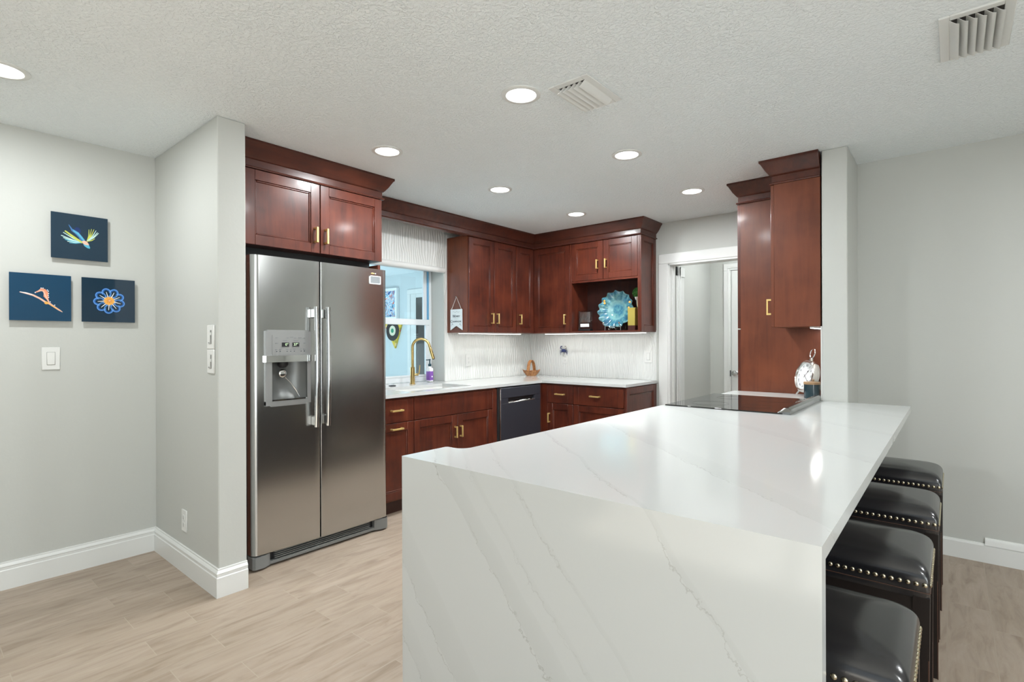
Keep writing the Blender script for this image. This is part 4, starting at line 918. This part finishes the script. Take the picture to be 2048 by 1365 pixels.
outlet('white wall outlet on the relief tile beside the window', (XW + 0.008, 3.760, 1.022), PI/2)
outlet('white wall outlet on the back tile below the small blue crab', (-3.245, YB - 0.008, 1.028), 0)
t = plate_rocker('white switch on the back tile near the doorway casing', (-2.272, YB - 0.008, 1.058), 0, 0.080, 0.118)

cr = thing('crab_ornament', 'small navy crab ornament clinging above the back wall outlet', 'ornament', (-3.258, YB - 0.0165, 1.168))
G().ball((0, -0.012, 0), 0.026, 'crab_blue', 16, 8, (1.1, 0.55, 0.72)).obj('shell', cr)
for s_ in (-1, 1):
    for k in range(3):
        G().tube([(s_*0.022, -0.010, -0.004 - 0.006*k), (s_*0.042, -0.014, 0.004 - 0.014*k), (s_*(0.050 - 0.004*k), -0.006, -0.014 - 0.018*k)], [0.0035, 0.003, 0.0015], 'crab_blue', 8).obj('leg', cr)
    G().tube([(s_*0.018, -0.012, 0.012), (s_*0.040, -0.016, 0.026), (s_*0.030, -0.016, 0.046), (s_*0.012, -0.014, 0.050)], [0.004, 0.005, 0.007, 0.002], 'silver' if s_ > 0 else 'crab_blue', 8).obj('claw', cr)
G().tube([(0.0, -0.014, -0.018), (0.004, -0.016, -0.040), (-0.008, -0.014, -0.056), (0.010, -0.012, -0.066)], [0.010, 0.008, 0.006, 0.002], 'silver', 8).obj('tail', cr)

# ------------------------------------------------------------------ things in the display cubby
SZ = UZ + 0.016
pq = thing('award_plaque', 'small clear acrylic award plaque at the left of the display cubby', 'award', (-2.857, 4.56, SZ), 0)
G().box(-0.070, 0.070, -0.025, 0.03, 0, 0.022, 'black_plastic', 0.003).obj('base', pq)
G().box(-0.074, 0.074, -0.010, 0.010, 0.020, 0.205, 'acrylic', 0.003).obj('acrylic_block', pq)
g = G().box(-0.060, 0.060, -0.004, 0.004, 0.085, 0.195, 'silver', 0.002)
for k in range(9): g.box(-0.045 + 0.010*k, -0.040 + 0.010*k, -0.0052, 0.0, 0.095 + 0.008*((k*5) % 4), 0.135 + 0.010*((k*7) % 5), 'p_grey', 0.001)
g.obj('silver_print', pq)
G().box(-0.052, 0.052, -0.012, -0.008, 0.042, 0.075, 'p_white', 0.001).obj('name_strip', pq)

dish = thing('ruffled_dish', 'teal glazed ceramic dish with ruffled rim leaning on a wire stand', 'dish', (-2.535, 4.625, SZ + 0.205), 0, rot=(math.radians(-12), 0, 0))
g = G(); nA = 180; prof = [(0.001, 0.030), (0.03, 0.029), (0.06, 0.026), (0.082, 0.018), (0.092, 0.008), (0.105, 0.0), (0.125, -0.012), (0.145, -0.022), (0.163, -0.030), (0.176, -0.035), (0.184, -0.036), (0.187, -0.034)]
def dish_rings(off):
    R = []
    for r0, d0 in prof:
        t = max(0, (r0 - 0.088)/0.092); ring = []
        for i in range(nA):
            a = 2*PI*i/nA; lobe = math.cos(15*a + 0.7*math.sin(2*a))
            r = r0*(1 + 0.032*t*lobe); y = d0 + off - 0.013*t*math.cos(15*a + 0.7*math.sin(2*a) + 1.3)
            ring.append((r*math.cos(a), y, r*math.sin(a)))
        R.append(ring)
    return R
front = dish_rings(0.0); back = dish_rings(0.007)
g.ring_loft(front[::1] + back[::-1], 'teal_glaze'); g.obj('dish', dish)
for x, z in ((-0.125, 0.085), (-0.118, 0.062), (0.150, 0.005), (0.152, -0.022), (0.155, 0.062)):
    G().ball((x, -0.042, z), 0.011, 'p_orange', 10, 6, (1, 0.5, 1)).obj('glazed_bead', dish)
st = thing('plate_stand', 'silver wire plate stand holding the teal ruffled dish', 'stand', (-2.535, 4.60, SZ), 0)
g = G()
for x in (-0.085, 0.085):
    g.tube([(x, -0.055, 0.0), (x, -0.055, 0.045), (x, -0.070, 0.048), (x, -0.085, 0.055), (x, -0.083, 0.07)], 0.003, 'silver', 8)
    g.tube([(x, -0.055, 0.030), (x, 0.0, 0.028), (x*0.8, 0.075, 0.02), (x*0.6, 0.10, 0.14)], 0.003, 'silver', 8)
    g.tube([(x, 0.03, 0.026), (x, 0.045, 0.0)], 0.003, 'silver', 8)
g.tube([(-0.085, -0.055, 0.042), (0.085, -0.055, 0.042)], 0.003, 'silver', 8); g.obj('frame', st)
g = G()
for x in (-0.085, 0.085): g.ball((x, -0.086, 0.074), 0.010, 'silver', 12, 8)
g.obj('finial', st)
g = G()
for s_ in (-1, 1): g.tube([(s_*0.004 + s_*0.022*(1 - math.cos(a))*0.9, -0.057, 0.022 + 0.012*math.sin(2*a)) for a in [PI*k/10 for k in range(11)]], 0.0022, 'silver', 6)
g.obj('scroll', st)
gb = thing('gold_block_vase', 'gold square block on a dark foot at the right of the cubby', 'vase', (-2.318, 4.54, SZ), 0)
G().box(-0.038, 0.038, -0.03, 0.03, 0, 0.044, 'wood_in', 0.002).obj('foot', gb)
G().box(-0.038, 0.038, -0.03, 0.03, 0.044, 0.212, 'gold_leaf', 0.0025).obj('block', gb)
tp = thing('topiary', 'silver flared vase topped by a round green boxwood ball', 'plant', (-2.322, 4.655, SZ), 0)
G().lathe([(0.038, 0), (0.036, 0.012), (0.012, 0.03), (0.010, 0.15), (0.014, 0.21), (0.024, 0.27), (0.040, 0.322), (0.036, 0.322), (0.020, 0.27), (0.001, 0.25)], (0, 0, 0), 'silver', 24).obj('vase', tp)
g = G(); g.ball((0, 0, 0.362), 0.047, 'boxwood', 20, 12)
for i in range(420):
    z = 1 - 2*(i + 0.5)/420; r = math.sqrt(1 - z*z); a = i*2.39996; n = Vector((r*math.cos(a), r*math.sin(a), z)); c0 = Vector((0, 0, 0.362)) + n*0.046
    u = n.cross(Vector((0.3, 0.5, 0.8))).normalized(); v = n.cross(u); t = random.uniform(0, 6.28); uu = u*math.cos(t) + v*math.sin(t); vv = n.cross(uu)
    g.flat([c0 - uu*0.004, c0 + n*0.007 + vv*0.004, c0 + uu*0.004 + n*0.009, c0 + n*0.003 - vv*0.004], 'boxwood')
g.obj('foliage_ball', tp)

# hanging sign on the wall cabinet's side
sg = thing('hanging_sign', 'white swallowtail sign with dark lettering hanging on the cabinet side', 'sign', (-3.60, 3.4775, 1.379), 0)
g = G().prism([(-0.080, 0), (0, 0.040), (0.080, 0), (0.078, 0.197), (-0.078, 0.197)], -0.011, -0.005, 'sign_white', 'y'); g.obj('board', sg)
PX = lambda x, z: T(x, -0.0115, z) @ Matrix.Rotation(PI/2, 4, 'X')
g = G().text('W', 0.040, PX(-0.030, 0.131), 'p_ink').text('ORRY', 0.026, PX(0.016, 0.129), 'p_ink').text('C', 0.038, PX(-0.064, 0.082), 'p_ink').text('HAMPAGNE', 0.0225, PX(0.009, 0.080), 'p_ink')
g.tube([(-0.045 + 0.006*k, -0.0115, 0.172 + 0.006*math.sin(k*0.9)) for k in range(16)], 0.0009, 'p_grey', 5)
g.tube([(-0.026 + 0.0052*k, -0.0115, 0.106 + 0.0022*math.sin(k*1.9)) for k in range(11)], 0.0008, 'p_grey', 5)
for s_ in (-1, 1): g.tube([(s_*(0.066 - 0.024*(k/8)), -0.0115, 0.036 + 0.020*math.sin(PI*k/8) + 0.012*k/8) for k in range(9)], 0.0011, 'p_ink', 5)
g.obj('lettering', sg)
G().tube([(-0.066, -0.008, 0.196), (0, -0.007, 0.316), (0.066, -0.008, 0.196)], 0.0018, 'rope', 8).ball((-0.062, -0.009, 0.205), 0.004, 'rope', 8, 6).obj('string', sg)
G().lathe([(0.003, 0), (0.003, -0.012), (0.005, -0.012), (0.001, -0.014)], (0, 0, 0.315), 'silver', 10, 'y').obj('hook', sg)

# clock and candle at the end of the peninsula
ck = thing('table_clock', 'silver pocket-watch style table clock with ring, leaning beside the pillar', 'clock', (-0.727, 3.845, 0.906), math.radians(-50))
tilt = Matrix.Rotation(math.radians(-13), 4, 'X')
CK = T(0, 0.0, 0.128) @ tilt
def lat(prof, m, seg=40, name=None, cap=True):
    g = G(); g.M = CK; g.lathe(prof, (0, 0, 0), m, seg, 'y', cap); return g
lat([(0.002, 0.035), (0.085, 0.035), (0.104, 0.022), (0.108, 0.004), (0.108, -0.010), (0.104, -0.020), (0.096, -0.024), (0.090, -0.020), (0.088, -0.012), (0.002, -0.012)], 'silver').obj('case', ck)
lat([(0.088, -0.0125), (0.002, -0.0126)], 'clock_face').obj('dial', ck)
rom = ['XII', 'I', 'II', 'III', 'IIII', 'V', 'VI', 'VII', 'VIII', 'IX', 'X', 'XI']
g2 = G(); g2.M = Matrix.Identity(4)
for i, tx in enumerate(rom):
    a = PI/2 - 2*PI*i/12; g2.text(tx, 0.021, CK @ T(0.068*math.cos(a), -0.0132, 0.068*math.sin(a)) @ Matrix.Rotation(PI/2, 4, 'X') @ Matrix.Rotation(a - PI/2, 4, 'Z'), 'p_ink', 0.0002)
for i in range(60):
    a = 2*PI*i/60; g2.M = CK; c_, s_ = math.cos(a), math.sin(a)
    g2.flat([(0.083*c_ - 0.0006*s_, -0.0130, 0.083*s_ + 0.0006*c_), (0.086*c_ - 0.0006*s_, -0.0130, 0.086*s_ + 0.0006*c_), (0.086*c_ + 0.0006*s_, -0.0130, 0.086*s_ - 0.0006*c_), (0.083*c_ + 0.0006*s_, -0.0130, 0.083*s_ - 0.0006*c_)], 'p_ink')
g2.obj('numerals', ck)
def hand(ang, ln, w):
    g = G(); a = PI/2 - math.radians(ang); d = Vector((math.cos(a), 0, math.sin(a))); q = Vector((-d.z, 0, d.x)); o_ = Vector((0, -0.0145, 0)); g.M = CK
    P = [o_ - d*0.014 + q*w*0.5, o_ + d*ln*0.62 + q*w*0.4, o_ + d*ln*0.72 + q*w*1.5, o_ + d*ln, o_ + d*ln*0.72 - q*w*1.5, o_ + d*ln*0.62 - q*w*0.4, o_ - d*0.014 - q*w*0.5]
    g.flat(P, 'p_black'); return g.obj('clock_hand', ck)
hand(40, 0.052, 0.0032); hand(128, 0.072, 0.0028)
g = G(); g.M = CK; g.lathe([(0.010, 0.104), (0.013, 0.112), (0.009, 0.120), (0.012, 0.126), (0.001, 0.128)], (0, 0.004, 0), 'silver', 16); g.obj('crown_stem', ck)
g = G(); g.M = CK; g.tube([(0.026*math.cos(a), 0.004, 0.152 + 0.030*math.sin(a)) for a in [2*PI*k/28 for k in range(28)]], 0.0034, 'silver', 8, closed=True); g.obj('ring', ck)
for s_ in (-1, 1):
    G().tube([(s_*0.062, -0.012, 0.034), (s_*0.074, -0.024, 0.012), (s_*0.076, -0.03, 0.0035)], [0.007, 0.006, 0.0035], 'silver', 10).obj('foot', ck)
G().tube([(0, 0.058, 0.15), (0, 0.105, 0.004)], 0.005, 'silver', 10).obj('strut', ck)
cd = thing('candle_jar', 'dark glass candle jar with a wooden lid in front of the clock', 'candle', (-0.672, 3.70, 0.906), 0)
G().lathe([(0.040, 0), (0.044, 0.003), (0.044, 0.088), (0.041, 0.088), (0.040, 0.008), (0.001, 0.008)], (0, 0, 0), 'jar', 36).obj('jar', cd)
G().lathe([(0.039, 0.008), (0.039, 0.05), (0.001, 0.05)], (0, 0, 0.001), 'p_cream', 24).obj('wax', cd)
G().lathe([(0.046, 0.0885), (0.046, 0.101), (0.044, 0.103), (0.001, 0.103)], (0, 0, 0), 'lid', 36).obj('lid', cd)

# ------------------------------------------------------------------ window shade
sh = thing('window_shade', 'raised white rippled window shade with a rounded bottom bar', 'shade', (-3.722, 2.22, 1.925), PI/2)
G().box(0.0, 1.214, 0.004, 0.007, 0.045, 0.43, 'shade').obj('fabric', sh)
G().box(0.0, 1.214, -0.004, 0.013, 0.42, 0.462, 'shade_bar', 0.004).obj('headrail', sh)
g = G(); prof = [(0.012 - 0.030*math.cos(a)*0.9, 0.028 + 0.027*math.sin(a)) for a in [2*PI*k/18 for k in range(18)]]
g.prism(prof, 0.0, 1.216, 'shade_bar', 'x'); g.obj('bottom_bar', sh)

# ------------------------------------------------------------------ lights
def recessed(label, x, y, power=DOWNLIGHT_W):
    t = thing('recessed_light', label, 'ceiling light', (x, y, CZ), 0, 'recessed ceiling lights')
    G().lathe([(0.090, 0.0), (0.090, -0.004), (0.084, -0.007), (0.070, -0.007), (0.067, -0.003), (0.067, 0.0)], (0, 0, 0), 'trim', 40, cap=False).obj('trim_ring', t)
    G().lathe([(0.068, -0.0035), (0.001, -0.0036)], (0, 0, 0), 'lamp', 40).obj('diffuser', t)
    area_light('lamp', (0, 0, -0.009), (0, 0, 0), 0.125, 0.125, power, LAMP_COL, t, 'DISK'); return t
recessed('round recessed ceiling light right beside the small white vent', -1.513, 1.873)
recessed('round recessed ceiling light nearest the refrigerator cabinet crown', -2.562, 1.908)
recessed('round recessed ceiling light between the small vent and the pantry, middle of its row', -1.511, 2.888)
recessed('round recessed ceiling light in front of the window crown, middle of its row', -2.572, 2.930)
recessed('round recessed ceiling light nearest the pantry crown moulding', -1.503, 3.908)
recessed('round recessed ceiling light nearest the corner wall cabinets', -2.555, 3.935)
recessed('round recessed ceiling light cut by the photo edge above the underwater pictures', -3.004, 0.307)
recessed('round fill light added over the unseen living room, right of the bar stools', 1.35, 2.55, LIVING_FILL_W)  # unseen light added to brighten the right wall and floor
recessed('round fill light added over the unseen living room, behind the bar stools', 1.35, 0.4, LIVING_FILL_W)  # second unseen light added for the right side of the room
hl = recessed('round fill light added in the unseen hall ceiling behind the doorway', -1.45, 5.35, DOWNLIGHT_W * 0.72)  # hidden light added to brighten the hall

def strip(label, loc, length, rz, power):
    t = thing('light_strip', label, 'light strip', loc, rz, 'under-cabinet light strips')
    G().box(0, length, -0.012, 0.012, -0.008, 0, 'white_plastic', 0.001).obj('housing', t)
    G().box(0.005, length - 0.005, -0.010, 0.010, -0.0115, -0.0078, 'strip', 0.001).obj('diffuser', t)
    area_light('lamp', (length/2, 0, -0.013), (0, 0, 0), length - 0.02, 0.018, power, (1, 1, 0.96), t); return t
strip('slim lit strip under the wall cabinets beside the window', (-3.60, 3.50, UZ), 0.93, PI/2, STRIP_W)
strip('slim lit strip under the display cubby on the back wall', (-3.42, 4.64, UZ), 1.19, 0, STRIP_W*1.25)
strip('slim lit strip under the wall cabinet beside the pillar', (-0.66, 3.64, 1.352), 0.29, PI/2, STRIP_W*0.6)
g = G().tube([(-2.235, 4.65, UZ - 0.006), (-2.222, 4.70, 1.33), (-2.218, 4.765, 1.27), (-2.240, 4.766, 1.19), (-2.250, 4.764, 1.155)], 0.003, 'white_plastic', 8); tag(g.obj('power_cord'), 'thin white cord from the cubby light strip to the wall switch', 'cord')

# ------------------------------------------------------------------ ceiling vents
def vent(label, x0, x1, y0, y1, fr, n, throw):
    t = thing('ceiling_vent', label, 'vent', ((x0 + x1)/2, (y0 + y1)/2, CZ), 0, 'ceiling vents'); hx, hy = (x1 - x0)/2, (y1 - y0)/2; ix, iy = hx - fr, hy - fr
    g = G(); z = -0.008
    for a in ((-hx, -ix, -hy, hy), (ix, hx, -hy, hy), (-ix, ix, -hy, -iy), (-ix, ix, iy, hy)): g.box(*a, z, 0, 'trim', 0.002)
    g.obj('frame', t); G().box(-ix, ix, -iy, iy, -0.0015, -0.0002, 'duct').obj('duct_opening', t)
    g = G(); w = 2*ix/n
    for k in range(n):
        c0 = -ix + w*(k + 0.5); pts = []
        for j in range(7):
            a = j/6; pts.append((c0 + throw*(a - 0.5)*w*1.25, -0.003 - 0.022*math.sin(a*PI/2)**1.3 if throw > 0 else -0.003 - 0.022*math.sin(a*PI/2)**1.3))
        ring = pts + [(x, z_ - 0.0012) for x, z_ in pts[::-1]]
        g.prism(ring, -iy + 0.002, iy - 0.002, 'trim', 'y')
    g.obj('louver', t)
vent('small white louvered ceiling vent beside a recessed light over the peninsula', -1.381, -1.178, 1.90, 2.208, 0.032, 5, -1)
vent('white louvered ceiling vent cut by the photo\'s top edge, above the bar stools', -0.036, 0.168, 2.385, 2.757, 0.030, 6, 1)

# ------------------------------------------------------------------ bar stools
def rrect(hx, hy, r, n=6):
    P = []
    for cx, cy, a0 in ((hx - r, hy - r, 0), (-hx + r, hy - r, PI/2), (-hx + r, -hy + r, PI), (hx - r, -hy + r, 1.5*PI)):
        for k in range(n + 1):
            a = a0 + PI/2*k/n; P.append((cx + r*math.cos(a), cy + r*math.sin(a)))
    return P
def make_stool():
    s = thing('bar_stool', 'x', 'stool', (0, 0, 0), 0, 'black leather bar stools')
    hx, hy = 0.222, 0.175; zt = 0.648; zb = 0.535
    g = G(); rings = []
    def ring(ins, z, r): return [(x, y, z) for x, y in rrect(hx - ins, hy - ins*0.9, max(0.006, r))]
    rings.append(ring(0.002, zb, 0.010)); rings.append(ring(0.0, zb + 0.01, 0.010)); rings.append(ring(0.0, 0.590, 0.012))
    for k in range(1, 8):
        a = PI/2*k/7; rings.append(ring(0.046*(1 - math.cos(a)), 0.590 + 0.045*math.sin(a), 0.014 + 0.03*k/7))
    for k, ins in enumerate((0.07, 0.10, 0.14, 0.17)): rings.append([(x, y, zt - 0.013*(1 - (k + 1)/4)**2) for x, y in rrect(hx - ins, max(0.02, hy - ins*0.9), 0.03 if ins < 0.13 else 0.01)])
    g.ring_loft(rings, 'leather'); g.obj('seat', s)
    g = G()
    def nail(x, y, dx, dy): g.ball((x + dx*0.001, y + dy*0.001, 0.576), 0.0068, 'nail', 10, 6, (0.55 if dx else 1, 0.55 if dy else 1, 1))
    nx, ny = 23, 18
    for i in range(nx):
        x = -hx + 0.012 + (2*hx - 0.024)*i/(nx - 1); nail(x, -hy, 0, -1); nail(x, hy, 0, 1)
    for i in range(ny):
        y = -hy + 0.012 + (2*hy - 0.024)*i/(ny - 1); nail(hx, y, 1, 0); nail(-hx, y, -1, 0)
    g.obj('nailhead_trim', s)
    G().ring_loft([[(x, y, z) for x, y in rrect(hx + 0.0015, hy + 0.0015, 0.011)] for z in (0.5535, 0.5555)], 'brown_edge').obj('piping', s)
    G().box(-hx + 0.006, hx - 0.006, -hy + 0.006, hy - 0.006, 0.455, 0.540, 'black_wood', 0.003).obj('apron', s)
    for sx in (-1, 1):
        for sy in (-1, 1):
            g = G(); x0, y0 = sx*(hx - 0.020), sy*(hy - 0.020)
            g.ring_loft([[(x0 + dx*w, y0 + dy*w, z) for dx, dy in ((-1, -1), (1, -1), (1, 1), (-1, 1))] for z, w in ((0.0, 0.015), (0.25, 0.017), (0.54, 0.0195))], 'black_wood')
            g.box(x0 + sx*0.0165 - 0.0015, x0 + sx*0.0165 + 0.0015, y0 + sy*0.0165 - 0.0015, y0 + sy*0.0165 + 0.0015, 0.0, 0.535, 'brown_edge'); g.obj('leg', s)
    for sy in (-1, 1): G().box(-hx + 0.035, hx - 0.035, sy*(hy - 0.022) - 0.009, sy*(hy - 0.022) + 0.009, 0.17, 0.20, 'black_wood', 0.003).obj('stretcher', s)
    for sx in (-1, 1): G().box(sx*(hx - 0.022) - 0.009, sx*(hx - 0.022) + 0.009, -hy + 0.035, hy - 0.035, 0.23, 0.26, 'black_wood', 0.003).obj('stretcher', s)
    return s
stool = make_stool()
for i, (x, y, lab) in enumerate(((-0.262, 3.335, 'black leather bar stool with brass nailheads, farthest and nearest the right wall'), (-0.264, 2.685, 'black leather bar stool with brass nailheads, second from the right wall'),
                                 (-0.272, 2.045, 'black leather bar stool with brass nailheads, second from the waterfall end panel'), (-0.284, 1.420, 'black leather bar stool with brass nailheads, nearest, cut by the photo\'s bottom edge'))):
    o = stool if i == 0 else copy_tree(stool)
    o.location = (x, y, 0); o['label'] = lab

# ------------------------------------------------------------------ things in the sunroom seen through the window
pt = thing('framed_painting', 'bright blue and red abstract painting in a deep white frame beyond the window', 'painting', (-7.0, 5.298, 1.64), 0)
G().box(-0.20, 0.155, -0.02, -0.001, 0.03, 0.47, 'painting').obj('canvas', pt)
g = G()
for a in ((-0.235, 0.185, 0, 0.04), (-0.235, 0.185, 0.46, 0.505), (-0.235, -0.195, 0.04, 0.46), (0.145, 0.185, 0.04, 0.46)): g.box(a[0], a[1], -0.055, 0, a[2], a[3], 'p_white', 0.003)
g.obj('frame', pt)
pn = thing('pizza_slice_art', 'pizza slice wall art with a black record, beyond the lower window sash', 'wall art', (-6.945, 5.298, 1.17), 0)
G().prism([(0.05, 0), (-0.235, 0.40), (-0.20, 0.44), (0.20, 0.44), (0.225, 0.40)], -0.03, -0.001, 'pizza', 'y').obj('slice', pn)
G().lathe([(0.165, -0.031), (0.165, -0.036), (0.001, -0.036)], (0.0, 0, 0.285), 'p_black', 40, 'y').obj('record', pn)
G().lathe([(0.082, -0.0362), (0.082, -0.038), (0.001, -0.038)], (0.0, 0, 0.285), 'p_cream', 32, 'y').lathe([(0.036, -0.038), (0.036, -0.040), (0.001, -0.040)], (0, 0, 0.285), 'p_green', 24, 'y').obj('record_label', pn)
